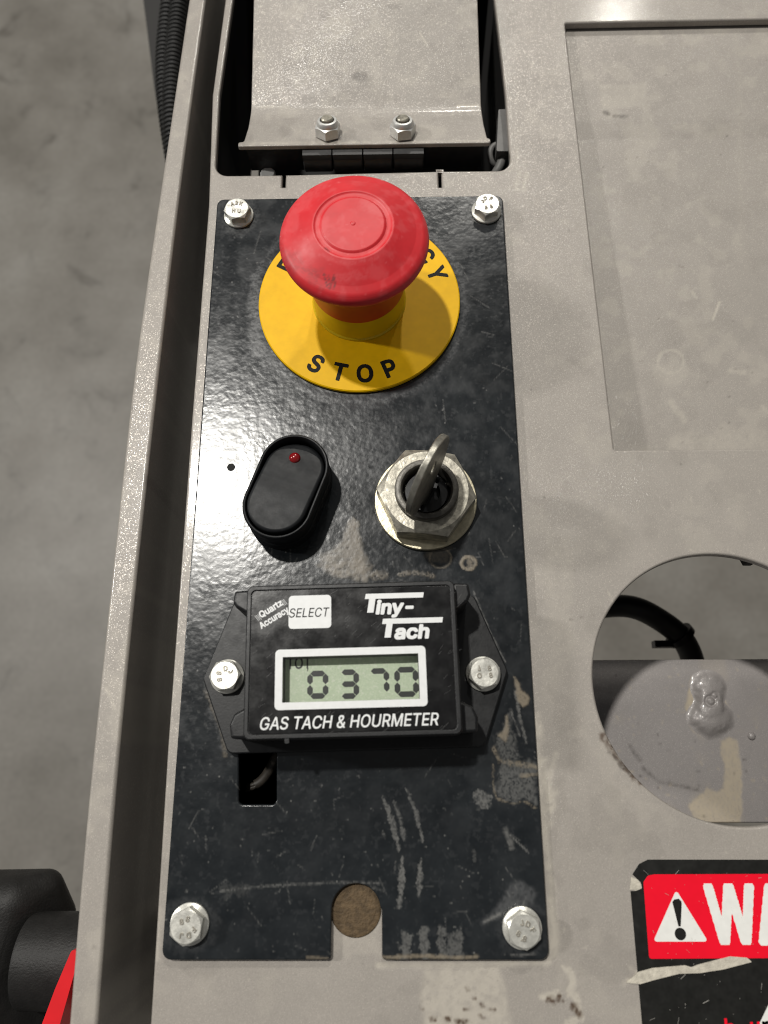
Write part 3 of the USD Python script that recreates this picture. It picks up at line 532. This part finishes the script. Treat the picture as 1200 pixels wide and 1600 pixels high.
for k in range(170):
    g = np.random.default_rng(300 + k); a, b = g.uniform(290, 830), g.uniform(330, 1490); t = g.normal(1.2, .8); L = g.uniform(5, 40)
    W.stroke(0, [(a, b), (a + L * math.cos(t), b + L * math.sin(t))], .7, .22, 1.2, .7, 1, 400 + k)
W.c[:, 2] = np.maximum(W.c[:, 2], np.clip((W.noise(5, 81, 5) - .45) * .7, 0, .15) * np.clip(1.25 - (W.v - 300) / 1300, .35, 1))
W.c[:, 2] = np.maximum(W.c[:, 2], np.clip((W.noise(1.0, 82, 4) - .62) * 1.6, 0, .14))
obj('plate', (V, F), 'black_powder_coat', cp, normals=N, wear=W.c)
x, y = P(361, 730); obj('rivet_dot', lathe([(1.15, -.3), (1.12, .05), (1.0, .1), (.001, .1)], x, y, 24), 'black_print', cp)

def bolt(parent, u, v, z0, zt, rot, marks, fr=4.65, af=7.15, hh=3.9, name='bolt', head_uv=None, label=None):
    """flange hex bolt; (u, v) is the pixel of its flange centre"""
    x, y = P(u, v, z0 + .6)
    b = obj(name, lathe([(fr - .15, z0 + .02), (fr, z0 + .35), (fr - .1, z0 + .75), (fr - .8, z0 + 1.1), (3.3, z0 + 1.4)], x, y, 56), 'zinc', parent, smooth=30, label=label)
    h = hex_solid(x, y, af, z0 + .9, z0 + hh, rot, .55); obj('hex_head', h, 'zinc', b, smooth=22)
    g = [text(ch, s_, z0 + hh - .01, (x + .88 * dx, y + .88 * dy), r_, 1, 0, True, .22, heavy=.03) for ch, dx, dy, r_, s_ in marks]
    if g: obj('raised_marking', cat_(*g), 'shaded_marking_zinc', b, smooth=False)
    return b
S = 1.15
bolt(cp, 373, 336, 0, 0, 8, [('A', -1.6, 1.7, 15, S), ('2', -.1, 2.1, 0, S), ('K', 1.5, 1.7, -15, S), ('H', -1.0, -1.2, 0, S), ('U', .9, -1.3, 0, S)], label='bright bolt at the far left corner of the black plate')
bolt(cp, 760, 329, 0, 0, 20, [('J', -1.7, .8, 60, S), ('D', -.7, 2.1, 25, S), ('F', 1.3, 1.9, -30, S), ('8', -.6, -1.7, 10, S), ('8', 1.2, -1.3, 20, S)], label='bolt at the far right corner of the black plate')
bolt(cp, 296, 1444, 0, 0, 24, [('8', -1.2, 1.3, 15, S), ('8', .4, 1.9, -10, S), ('J', -1.0, -2.0, 170, S), ('D', .9, -1.9, 195, S), ('F', 2.1, -.6, 230, S)], label='bolt at the near left corner of the black plate')
bolt(cp, 816, 1450, 0, 0, 35, [('J', -.6, 1.9, 12, S), ('D', 1.0, 1.6, -22, S), ('F', 2.2, .2, -60, S), ('8', -1.6, -.6, -30, S), ('.', -.95, -1.6, 0, S), ('8', -.1, -1.8, -20, S)], label='bolt at the near right corner, with yellowed top')

# ================================================================== emergency stop button
EX, EY = .1, 68.3
es = thing('emergency_stop_button', 'large red mushroom stop button on a yellow round legend plate', 'stop button', (EX, EY, 0))
lg = obj('legend_plate', lathe([(29.7, .05), (30.0, .3), (30.0, 1.1), (29.7, 1.4), (13, 1.4)], EX, EY, 160), 'yellow_legend', es, smooth=30)
g = []
for ch, ang in zip('STOP', (-30.5, -13, 4.2, 21.5)):
    a = math.radians(ang); g.append(text(ch, 5.2, 1.39, (EX + 24.4 * math.sin(a), EY - 24.4 * math.cos(a)), ang, .92, 0, True, .07, heavy=.13))
for k, ch in enumerate('EMERGENCY'):
    ang = -61 + k * 16.3; a = math.radians(ang); g.append(text(ch, 5.2, 1.39, (EX + 25.0 * math.sin(a), EY + 25.0 * math.cos(a)), -ang, .92, 0, True, .07, heavy=.13))
obj('word', cat_(*g[:4]), 'black_print', lg, smooth=False, label='STOP'); obj('word', cat_(*g[4:]), 'black_print', lg, smooth=False, label='EMERGENCY')
zb = 10.5
obj('yellow_collar', lathe([(13.9, 1.42), (13.9, 1.9), (13.55, 2.4), (13.35, zb)], EX, EY, 96), 'yellow_plastic', es, smooth=30)
V, F = lathe([(13.38, zb), (13.5, zb + .15), (13.7, 14), (14.1, 18), (14.9, 21.5), (15.8, 24.2)], EX, EY, 96)
obj('red_neck', (V, F), 'red_neck_plastic', es, smooth=40)
cap = [(15.4, 23.6), (17.2, 25.4), (18.4, 26.6)] + arc(16.75, 29.3, 2.95, -48, 66, 14) + [(16.2, 32.7), (14.0, 33.9), (12.0, 35.0), (10.6, 35.7), (10.15, 35.75), (9.95, 35.6), (9.6, 35.48), (9.0, 35.45), (8.6, 35.5), (8.35, 35.75), (8.0, 35.95), (4.5, 36.05), (.7, 36.05), (.5, 36.25), (.001, 36.3)]
ca = np.array(cap); cs = np.r_[0, np.cumsum(np.linalg.norm(np.diff(ca, axis=0), axis=1))]
cap = np.column_stack([np.interp(np.unique(np.r_[np.arange(0, cs[-1], .35), cs]), cs, ca[:, k]) for k in (0, 1)])
V, F = lathe(cap, EX, EY, 220); tm = trimesh.graph.smooth_shade(trimesh.Trimesh(V, F, process=False), angle=math.radians(50), facet_minarea=None)
V = np.array(tm.vertices); W = Wear(V); top_ = V[:, 2] > 30.5
W.stroke(2, [(506, 428), (512, 450)], 1.6, .8, 2, .5, .6, 501); W.stroke(2, [(513, 430), (516, 452), (522, 430), (523, 452)], 1.4, .75, 2, .5, .6, 502)
W.patch(2, [(470, 418), (500, 422), (505, 452), (490, 448)], .35, 9, .8, 1, 503); W.patch(2, [(436, 385), (462, 392), (480, 420), (452, 425)], .28, 12, .8, 1.5, 504)
W.stroke(2, [(508, 388), (514, 392)], 1.5, .6, 2, .4, .6, 505); W.stroke(0, [(440, 370), (455, 330), (500, 292)], 8, .25, 10, .8, 1.5, 506)
W.stroke(0, [(500, 398), (545, 412), (590, 402)], 3, .3, 4, .8, 1, 507); W.stroke(0, [(528, 432), (600, 425)], 7, .22, 8, .9, 1.2, 508); W.specks(0, 60, (440, 670), (280, 470), 1.5, .4, 509)
W.c *= top_[:, None]; W.c[:, 0] = np.maximum(W.c[:, 0], np.clip((W.noise(2.5, 510) - .5) * 1.2, 0, .22) * top_)
obj('mushroom_cap', (V, np.array(tm.faces)), 'red_cap', es, normals=np.array(tm.vertex_normals), wear=W.c)

# ================================================================== rocker switch
RXc, RYc, RR, RL, RA = -18.4, 6.6, 9.25, 11.2, 20.0
rs = thing('rocker_switch', 'black oval rocker switch with a small red light', 'rocker switch', (RXc, RYc, 0))
def obround(r, L): return LineString([(0, -L / 2), (0, L / 2)]).buffer(r, quad_segs=20)
def place(V):
    a = math.radians(-RA); c, s_ = math.cos(a), math.sin(a); V = np.asarray(V, float)
    return np.column_stack([RXc + c * V[:, 0] - s_ * V[:, 1], RYc + s_ * V[:, 0] + c * V[:, 1], V[:, 2]])
def obr_loft(prof, L):
    """prof: (radius, z); sweeps the obround outline"""
    a = np.linspace(0, 2 * math.pi, 96, endpoint=False); m = len(prof); V = []
    for r, z in prof: V.append(np.column_stack([r * np.cos(a), r * np.sin(a) + np.where(np.sin(a) >= 0, L / 2, -L / 2), np.full(96, z)]))
    F = []
    for k in range(m - 1):
        i = np.arange(96); j = (i + 1) % 96; F += [np.column_stack([k * 96 + i, k * 96 + j, (k + 1) * 96 + j]), np.column_stack([k * 96 + i, (k + 1) * 96 + j, (k + 1) * 96 + i])]
    return np.vstack(V), np.vstack(F)
V, F = obr_loft([(9.3, .05), (9.4, .4), (9.4, 3.0), (9.1, 3.4), (8.9, 3.6), (9.0, 6.8), (9.25, 7.4), (9.3, 10.4), (9.15, 10.8), (8.9, 11.0), (8.6, 10.95), (8.4, 10.7), (8.3, 10.0), (8.25, 5.0)], RL)
obj('bezel', (place(V), F), 'rocker_plastic', rs, smooth=40)
# rocker: top half pressed in, near half standing proud
def zr(y): return 11.3 - np.where(y > 1.0, (y - 1.0) * .27, 0) + np.where(y < 1.0, (1.0 - y) * .085, 0) - .35 * np.exp(-((y - 1.0) / 2.2) ** 2)
V, F, N = sheet(obround(7.95, RL), 0, 6, 1.0, grid=.4)
sl_ = (zr(V[:, 1] + .2) - zr(V[:, 1] - .2)) / .4; V[:, 2] += zr(V[:, 1]); N[:, 1] -= sl_ * N[:, 2]; N /= np.linalg.norm(N, axis=1)[:, None]
N = place(N) - place([(0, 0, 0)]) ; N = N / np.linalg.norm(N, axis=1)[:, None]
obj('rocker', (place(V), F), 'rocker_plastic', rs, normals=N)
q = place([(-1.0, 8.4, float(zr(np.array(8.4))))])[0]
obj('indicator_light', blob(q, 1.55, .75), 'red_led', rs, smooth=True)

# ================================================================== key switch and key
KX, KY = 18.6, 5.6
ks = thing('key_switch', 'key switch with a large worn hexagonal nut and washer', 'key switch', (KX, KY, 0))
obj('washer', lathe([(13.7, .05), (14.0, .3), (14.0, 1.0), (13.8, 1.25), (9, 1.3)], KX, KY - .3, 96), 'tarnished_brass_zinc', ks, smooth=30)
obj('hex_nut', hex_solid(KX, KY + .1, 23.2, 1.35, 8.0, -6, 1.5) - m3.Manifold.cylinder(20, 8.2, 8.2, 72).translate([KX, KY, -2]), 'old_zinc', ks, smooth=22)
obj('barrel', lathe([(8.45, 1.4), (8.45, 9.6), (8.2, 10.2), (7.6, 10.4), (6.9, 10.3), (6.55, 9.9), (6.4, 9.3), (6.4, 3.0), (0.001, 2.8)], KX, KY, 80), 'dark_steel', ks, smooth=35)
KA = 28.0
plug = m3.Manifold.cylinder(4.2, 5.6, 5.6, 64).translate([0, 0, 3.2]) - bx(-1.7, 1.7, -5.2, 5.2, 4.0, 12)
plug = plug - m3.Manifold.cylinder(6, 3.4, 4.2, 48).translate([0, 0, 5.2])
obj('lock_plug', plug.rotate([0, 0, -KA]).translate([KX, KY, 0]), 'black_plastic', ks, smooth=30)
ky = thing('ignition_key', 'flat oval steel key standing in the key switch', 'key', (KX, KY, 4))
bow = affinity.scale(Point(-.6, 21.5).buffer(1, quad_segs=32), 10.6, 13.3).union(rounded(Polygon([(-5.5, 13), (5.5, 13), (3.0, 5), (-3.0, 5)]), .8)).buffer(.6).buffer(-.6)
hole = affinity.scale(Point(.9, 24.2).buffer(1, quad_segs=16), 1.3, 2.8)
V, F, N = sheet(bow.difference(hole), .85, .85, .3, seg=3)
V2 = V * [1, 1, -1]; N2 = N * [1, 1, -1]
def stand(V):
    a = math.radians(KA); e = np.array([math.sin(a), math.cos(a), 0]); w = np.array([-math.cos(a), math.sin(a), 0])
    return V[:, :1] * e + V[:, 1:2] * np.array([0, 0, 1.]) + V[:, 2:3] * w
VV = np.vstack([stand(V), stand(V2)]) + [KX, KY, 0]; NN = np.vstack([stand(N), stand(N2)])
obj('bow', (VV, np.vstack([F[:, ::-1], F + len(V)])), 'key_steel', ky, normals=NN)
bl = bx(-2.6, 2.6, 2.9, 6.5, -.8, .8); v, f = mesh_of(bl); obj('blade', (stand(v) + [KX, KY, 0], f[:, ::-1]), 'key_steel', ky, smooth=False)

# ================================================================== hour meter
MX, MY, MR, ZM = -.2, -39.4, 1.25, 20.0
hm = thing('hour_meter', 'black rectangular hour meter with a green display reading 0370', 'hour meter', (MX, MY, 0))
def mp(poly): return affinity.translate(affinity.rotate(poly, MR, origin=(0, 0)), MX, MY)
wing = mp(rounded(Polygon([(-38.8, -2.2), (-31.5, 17.5), (31.2, 17.5), (38.6, -2.2), (31.5, -20.5), (-31.8, -20.5)]), 2.0))
sheet_obj('mounting_base', wing, 2.6, 2.5, 'black_plastic', hm, .4)
MWh, MHh = 24.95, 17.85
body = mp(rrect(0, 0, 2 * MWh, 2 * MHh, 1.6))
def hexa(side_pts, z0, z1): return prism(mp(Polygon(side_pts)), z0, z1)
win = mp(box(-17.2, -10.6, 16.4, .2 + .6))  # window opening
# window frame in face coordinates
fx0, fx1, fy0, fy1 = None, None, None, None
def toface(u, v, z=ZM):
    x, y = P(u, v, z); a = math.radians(-MR); x -= MX; y -= MY; return np.array([math.cos(a) * x - math.sin(a) * y, math.sin(a) * x + math.cos(a) * y])
c = np.array([toface(*p) for p in ((430, 1015), (665, 1009), (668, 1105), (429, 1108))])
fx0, fx1 = (c[0, 0] + c[3, 0]) / 2, (c[1, 0] + c[2, 0]) / 2; fy1, fy0 = (c[0, 1] + c[1, 1]) / 2, (c[2, 1] + c[3, 1]) / 2
fw = 1.75
window = box(fx0 + fw, fy0 + fw * .95, fx1 - fw, fy1 - fw)
V, F, N = sheet(body.difference(mp(box(fx0 + .5, fy0 + .5, fx1 - .5, fy1 - .5))), ZM - .35, ZM - 3.0, .5)
case = obj('case', (V, F), 'black_plastic', hm, normals=N)
rim = mp(rrect(0, 0, 2 * MWh - .5, 2 * MHh - .5, 1.4)).difference(mp(rrect(0, 0, 2 * MWh - 2.4, 2 * MHh - 2.4, 1.1)))
sheet_obj('rim', rim, ZM + .02, .35, 'black_plastic', case, .17)
face = mp(rrect(0, 0, 2 * MWh - 2.7, 2 * MHh - 2.7, 1.0)).difference(mp(window))
fc = sheet_obj('face_label', face, ZM - .12, .22, 'face_black', hm, .08)
zf = ZM - .13
# case tabs: bent ears at the four corners
def ear(pts, z0, z1, bev): V, F, N = sheet(mp(rounded(Polygon(pts), .8)), z1, z1 - z0, bev); return obj('corner_tab', (V, F), 'black_plastic', hm, normals=N)
ear([(-24.6, 17.6), (-28.6, 17.4), (-28.9, 14.6), (-28.2, 13.4), (-24.6, 11.2)], 2.7, 16.5, .8)
ear([(24.6, 17.9), (28.6, 17.7), (29.0, 14.9), (28.2, 13.2), (24.6, 11.0)], 2.7, 16.5, .8)
ear([(-24.6, -17.4), (-28.8, -17.2), (-29.2, -14.0), (-28.2, -11.6), (-24.6, -9.6)], 2.7, 14.5, .8)
ear([(24.6, -17.4), (28.9, -17.2), (29.2, -14.0), (28.2, -11.6), (24.6, -9.6)], 2.7, 14.5, .8)
xn, yn = toface(448, 1157); obj('moulding_nib', prism(mp(rrect(xn, -MHh - .1, 1.0, 1.4, .3)), ZM - 3, ZM - .1), 'black_plastic', case, smooth=30)
# display
frm = mp(rrect((fx0 + fx1) / 2, (fy0 + fy1) / 2, fx1 - fx0, fy1 - fy0, 1.0)).difference(mp(window.buffer(.02)))
obj('display_frame', prism(frm, zf, zf + .07), 'white_print', hm, smooth=False)
ZD = ZM - 4.6
wb = window.bounds
obj('window_wall', cat_(*[prism(mp(b_), ZD - .5, ZM - .4) for b_ in (box(wb[0] - .6, wb[1] - .6, wb[2] + .6, wb[1]), box(wb[0] - .6, wb[3], wb[2] + .6, wb[3] + .6), box(wb[0] - .6, wb[1], wb[0], wb[3]), box(wb[2], wb[1], wb[2] + .6, wb[3]))]), 'lcd_side', hm, smooth=False)
lcd = obj('display', prism(mp(window.buffer(.3)), ZD - .4, ZD), 'lcd_green', hm, smooth=False)
def seg7(x, y, w, h, on, t=1.32, sl=.03):
    hw, hh = w / 2, h / 2; gg = .07; ps = []
    def bar(a, b, horizontal):
        (ax, ay), (bx_, by) = a, b; k = t / 2
        if horizontal: return Polygon([(ax + gg, ay), (ax + k + gg, ay + k), (bx_ - k - gg, ay + k), (bx_ - gg, ay), (bx_ - k - gg, ay - k), (ax + k + gg, ay - k)])
        return Polygon([(ax, ay - gg), (ax + k, ay - k - gg), (ax + k, by + k + gg), (ax, by + gg), (ax - k, by + k + gg), (ax - k, ay - k - gg)])
    L_, R_, T_, B_ = -hw + t / 2, hw - t / 2, hh - t / 2, -hh + t / 2
    d = {'a': bar((L_, T_), (R_, T_), 1), 'g': bar((L_, 0), (R_, 0), 1), 'd': bar((L_, B_), (R_, B_), 1), 'f': bar((L_, T_), (L_, 0), 0), 'b': bar((R_, T_), (R_, 0), 0), 'e': bar((L_, 0), (L_, B_), 0), 'c': bar((R_, 0), (R_, B_), 0)}
    return [affinity.translate(d[k], x, y) for k in on]
for (u0, u1, v0, v1), on in (((480, 513, 1049, 1091), 'abcdef'), ((531, 559, 1047, 1091), 'abcdg'), ((577, 606, 1045, 1085), 'abc'), ((617, 653, 1043, 1088), 'abcdef')):
    a = toface(u0, v1, ZD); b = toface(u1, v0, ZD)
    obj('digit', cat_(*[prism(mp(s_), ZD - .02, ZD + .05) for s_ in seg7((a[0] + b[0]) / 2, (a[1] + b[1]) / 2, abs(b[0] - a[0]) * (1.0 if on == 'abcdef' else 1.12), abs(b[1] - a[1]) * 1.07, on)]), 'lcd_ink', lcd, smooth=False)
def ftext(s, u, v, h, z=zf, **k):
    x, y = toface(u, v, z); q = mp(Point(x, y)); k.setdefault('rot', 0); k['rot'] += MR
    return text(s, h, z, (q.x, q.y), **k)
obj('status_word', cat_(ftext('TOT', 467, 1036, 2.6, ZD - .02, sx=.8, bold=True), ftext(',', 481, 1040, 1.8, ZD - .02)), 'lcd_ink', lcd, smooth=False)
obj('window_pane', prism(mp(window.buffer(-.05)), ZM - .75, ZM - .45), 'clear_window', hm, smooth=False)
# printed face
c = np.array([toface(*p) for p in ((451, 934), (517, 931), (519, 978), (450, 981))]); sxm, sym = c[:, 0].mean(), c[:, 1].mean()
sel = obj('select_button', prism(mp(rrect(sxm, sym, 10.1, 7.9, .9)), zf, zf + .12), 'white_print', hm, smooth=False)
obj('button_word', ftext('SELECT', 483, 957, 2.15, zf + .115, sx=.86, shear=.17), 'black_print', sel, smooth=False)
obj('title_lettering', ftext('GAS TACH & HOURMETER', 546, 1127, 2.7, sx=.875, shear=.17, heavy=.05), 'white_print', hm, smooth=False)
obj('small_lettering', cat_(ftext('Quartz', 423, 951, 1.5, rot=31, sx=.95, bold=True, heavy=.04), ftext('Accuracy', 428, 965, 1.45, rot=31, sx=.86, bold=True, heavy=.04),
    *[ftext('/', 401 + k * 2.2, 966 - k, 1.3, rot=48, sx=.6) for k in range(3)], *[ftext('/', 441 + k * 2.2, 942 - k, 1.3, rot=48, sx=.6) for k in range(3)]), 'white_print', hm, smooth=False)
g = []
def bar_(u0, v0, u1, v1, h):
    a, b = toface(u0, v0), toface(u1, v1); return prism(mp(Polygon([(a[0], a[1]), (a[0] + .25, a[1] + h), (b[0] + .25, a[1] + h), (b[0], a[1])])), zf, zf + .06)
g += [bar_(570, 936, 661, 934, 1.25), bar_(597, 975, 691, 973, 1.25)]
def stem(u0, u1, v0, v1):
    a, b = toface(u0, v0), toface(u1, v1); h = a[1] - b[1]; w = b[0] - a[0]; k = .17 * h
    return prism(mp(Polygon([(a[0], b[1]), (a[0] + k, a[1]), (a[0] + w + k, a[1]), (a[0] + w, b[1])])), zf, zf + .05)
g += [stem(573, 583.5, 931, 957), ftext('iny-', 589, 949, 3.0, sx=1.12, shear=.17, bold=True, align='l', heavy=.16)]
g2 = [g.pop(1), stem(600, 610.5, 970, 996), ftext('ach', 618, 987.5, 3.0, sx=1.16, shear=.17, bold=True, align='l', heavy=.16)]
obj('brand_lettering', cat_(*g2), 'white_print', hm, smooth=False)
obj('brand_lettering', cat_(*g), 'white_print', hm, smooth=False)
g = []
for k in range(150):
    r_ = np.random.default_rng(700 + k); u, v = r_.uniform(392, 720), r_.uniform(925, 1145)
    if 425 < u < 672 and 1003 < v < 1112: continue
    x, y = toface(u, v); a = math.radians(r_.normal(35, 9)); L = r_.uniform(.4, 2.4); w = r_.uniform(.02, .05)
    g.append(prism(mp(affinity.rotate(box(x - L / 2, y - w / 2, x + L / 2, y + w / 2), math.degrees(a))), zf - .02, zf + .015))
obj('face_scratches', cat_(*g), 'face_scratch', hm, smooth=False, kind='stuff')
bolt(hm, 355, 1057, 2.6, 0, 5, [('8', -1.6, .6, 80, S), ('8', -1.3, -1.2, 100, S), ('D', .2, 1.9, 10, S), ('J', 1.7, 1.2, -40, S)], fr=4.35, af=6.9, name='mounting_bolt', label='bolt on the left ear of the hour meter')
bolt(hm, 755, 1053, 2.6, 0, 18, [('J', -1.6, 1.2, 20, S), ('O', -1.5, -.8, 0, S), ('8', 1.4, 1.2, 10, S), ('8', 1.7, -.7, 10, S)], fr=4.4, af=7.0, name='mounting_bolt', label='bolt on the right ear of the hour meter')
wr = thing('wire_end', 'brown frayed wire end in the slot below the hour meter', 'wire', (-24, -66, -6))
obj('wire', tube(spline([(*P(440, 1175, -6), -4), (*P(425, 1195, -7), -7), (*P(408, 1220, -8), -8), (*P(399, 1226, -8), -8)], 30), 1.25), 'wire_tan', wr, smooth=60)
for k, (du, dv, r_) in enumerate(((0, 0, .62), (3, 5, .5), (-2, 8, .45))):
    obj('frayed_strand', tube(spline([(*P(404, 1222 + dv * .3, -8), -8.2), (*P(396 + du, 1226 + dv * .6, -8), -7.6), (*P(387 + du, 1228 + dv, -8), -8.4)], 16), r_), 'wire_tan', wr, smooth=60)

# ================================================================== warning decal
wd = thing('warning_decal', 'torn black and red warning sticker on the taupe console near the round hole', 'sticker', (70, -90, ZP))
ZW = ZP + .02
def wq(u, v): return tuple(P(u, v, ZP))
bk = Polygon([wq(1012, 1343), (150, wq(1200, 1343)[1] - .2), (150, -140), (64.6, -140), wq(1003, 1600), wq(985, 1392), wq(993, 1392), wq(1003, 1388), wq(1001, 1378), wq(996, 1374), wq(988, 1366), wq(998, 1350)])
tear = Polygon([wq(*p) for p in ((980, 1534), (1000, 1536), (1020, 1530), (1060, 1520), (1092, 1519), (1130, 1513), (1172, 1502), (1166, 1497), (1140, 1495), (1090, 1508), (1080, 1512), (1070, 1509), (1020, 1513), (998, 1519), (988, 1528))])
sheet_obj('backing', bk.buffer(.3).buffer(-.3), ZW + .10, .12, 'label_black', wd, .05)
rp = [wq(1005, 1378), wq(1012, 1368), wq(1022, 1366), (150, wq(1200, 1365)[1]), (150, wq(1200, 1495)[1]), wq(1014, 1498)]
sheet_obj('red_band', rounded(Polygon(rp), .6), ZW + .17, .1, 'label_red', wd, .03)
tri = Polygon([wq(1056, 1390), wq(1106, 1471), wq(1020, 1471)]).buffer(-.5).buffer(.5, quad_segs=6)
tr = obj('white_triangle', prism(tri, ZW + .15, ZW + .21), 'label_white', wd, smooth=False)
ex = Polygon([wq(*p) for p in ((1050, 1409), (1053, 1405), (1060, 1404), (1064, 1408), (1064.5, 1413), (1063, 1447), (1059.5, 1447))]).union(Point(wq(1062.5, 1459)).buffer(1.32))
obj('exclamation_mark', prism(ex, ZW + .2, ZW + .25), 'label_black', tr, smooth=False)
wx, wy = wq(1106, 1428)
hgt = wq(1110, 1385)[1] - wq(1110, 1471)[1]
g = text('WARNING', hgt, ZW + .15, (wx, (wq(1110, 1385)[1] + wq(1110, 1471)[1]) / 2), 0, .72, 0, True, .06, 'l', heavy=.40)
obj('band_lettering', g, 'label_white', wd, smooth=False)
obj('tear', prism(tear.buffer(.15), ZW + .08, ZW + .26), 'torn_paper', wd, smooth=30)
obj('torn_corner', prism(Polygon([wq(*p) for p in ((986, 1370), (996, 1374), (1002, 1382), (1004, 1394), (998, 1396), (990, 1390), (984, 1390))]), ZW + .0, ZW + .06), 'torn_paper', wd, smooth=False)
g = []
for k in range(70):
    r_ = np.random.default_rng(900 + k); x, y = wq(r_.uniform(1008, 1198), r_.uniform(1352, 1600)); L = r_.uniform(.12, 1.6) if k % 3 == 0 else r_.uniform(.08, .22); w = r_.uniform(.04, .12)
    g.append(prism(affinity.rotate(box(x - L / 2, y - w / 2, x + L / 2, y + w / 2), r_.uniform(0, 180)), ZW + .08, ZW + .215))
obj('scuffs', cat_(*g), 'label_scuff', wd, smooth=False, kind='stuff')
tri2 = Polygon([wq(1212, 1560), wq(1186, 1604), (150, -140), (160, -100)])
obj('white_pictogram', prism(Polygon([wq(1200, 1570), wq(1180, 1612), (74 + 22, -125), (110, -125), (112, -110)]), ZW + .1, ZW + .15), 'label_white', wd, smooth=False)
x, y = wq(1168, 1606); obj('red_lettering', text('b-ur', 4.2, ZW + .1, (x - .2, y), 3, .8, .1, True, .05), 'label_red', wd, smooth=False)

# ================================================================== hose behind the round hole
hs = thing('black_hose', 'black rubber hose with a clip seen through the round hole', 'hose', (80, -20, -90))
zh = -95.
pts = [(*P(900, 955, zh), zh), (*P(945, 948, zh), zh), (*P(985, 950, zh), zh + 2), (*P(1030, 968, zh), zh), (*P(1065, 992, zh), zh - 2), (*P(1095, 1030, zh), zh - 8), (*P(1120, 1075, zh), zh - 14)]
hp = spline(pts, 60); obj('hose', tube(hp, 4.3, 24), 'rubber_black', hs, smooth=60)
i = int(np.argmin(np.hypot(hp[:, 0] - P(1068, 992, zh)[0], hp[:, 1] - P(1068, 992, zh)[1])))
obj('clip', cat_(tube(hp[i - 1:i + 2], 5.8, 24), bx(hp[i, 0] - 10.5, hp[i, 0] - 3, hp[i, 1] - 4.5, hp[i, 1] - 2, hp[i, 2] - 2, hp[i, 2] + 2)), 'black_plastic', hs, smooth=40)
obj('hole_burr', prism(Polygon([P(1160, 866, -5), P(1190, 872, -5), P(1180, 880, -5), P(1168, 880, -5)]), -8, -4.3), 'void_black', con, smooth=False)

# ================================================================== corrugated conduits beside the rail and the dark strut behind them
def conduit(label, pts, r, k=1):
    t_ = thing('corrugated_conduit', label, 'conduit', pts[-1]); p = spline(pts, 700); s_ = np.r_[0, np.cumsum(np.linalg.norm(np.diff(p, axis=0), axis=1))]
    obj('tube', tube(p, r, 20, rfun=lambda i: r * (1 + .13 * np.sign(math.sin(s_[i] * 2 * math.pi / 2.2)) * abs(math.sin(s_[i] * 2 * math.pi / 2.2)) ** .5)), 'rubber_black', t_, smooth=50)
zc = -75.
conduit('corrugated black conduit, the one nearer the rail', [(*P(296, -60, zc), zc + 10), (*P(282, 0, zc), zc), (*P(270, 70, zc), zc - 4), (*P(262, 150, zc), zc - 8), (*P(262, 220, zc), zc - 14), (*P(268, 300, zc), zc - 20)], 4.2)
conduit('corrugated black conduit, the outer one', [(*P(272, -60, zc), zc + 4), (*P(258, 0, zc), zc - 6), (*P(248, 50, zc), zc - 10), (*P(245, 110, zc), zc - 14), (*P(250, 180, zc), zc - 20), (*P(262, 260, zc), zc - 26)], 3.9)
st = thing('dark_strut', 'dark metal strut running down behind the conduits', 'strut', (-100, 200, -130))
a0, a1, b0, b1 = P(221, -10, -130), P(262, 260, -130), P(300, -10, -130), P(300, 260, -130)
obj('strut_bar', prism(Polygon([P(220, -30, -130), P(229, 40, -130), P(240, 130, -130), P(258, 250, -130), P(275, 300, -130), P(330, 300, -130), P(330, -30, -130)]), -150, -130), 'void_black', st, smooth=30)

# ================================================================== hand knob and red lever at the near left
kn = thing('hand_knob', 'big black rubber knob with a round boss left of the side rail', 'knob', (-105, -115, -60))
zk0 = -62.
sp = m3.Manifold.sphere(1, 24)
kc = [P(-40, 1420, zk0), P(70, 1395, zk0 + 0), P(78, 1450, zk0), P(60, 1600, zk0), P(-40, 1640, zk0)]
hull = m3.Manifold.batch_hull([m3.Manifold.sphere(r, 32).translate([*P(u, v, zk0), zk0 + dz]) for u, v, r, dz in ((-90, 1415, 9, -8), (46, 1396, 5.5, -12), (46, 1450, 6, -20), (22, 1640, 7, -24), (-90, 1700, 9, -8), (4, 1420, 9, -7))])
obj('grip', hull.refine_to_length(2.0), 'grip_rubber', kn, smooth=60)
bxm, bym = P(80, 1508, zk0)
v, f = lathe([(.01, -26), (11.2, -26), (13.1, -25.6), (13.6, -24.6), (13.6, 30), (.01, 30)], 0, 0, 64)
obj('boss', (np.column_stack([bxm + 16 + v[:, 2], bym - v[:, 1] + 0, zk0 - 6 + v[:, 0]]), f[:, ::-1]), 'grip_rubber', kn, smooth=40)
rl = thing('red_lever', 'bright red flat lever between the knob boss and the rail', 'lever', (-95, -130, -45))
zl = -42.
obj('lever_bar', prism(rounded(Polygon([P(118, 1470, zl), P(122, 1500, zl), P(88, 1620, zl), P(58, 1620, zl), P(86, 1545, zl)]), 1.0), zl - 10, zl), 'red_lever_paint', rl, smooth=30)
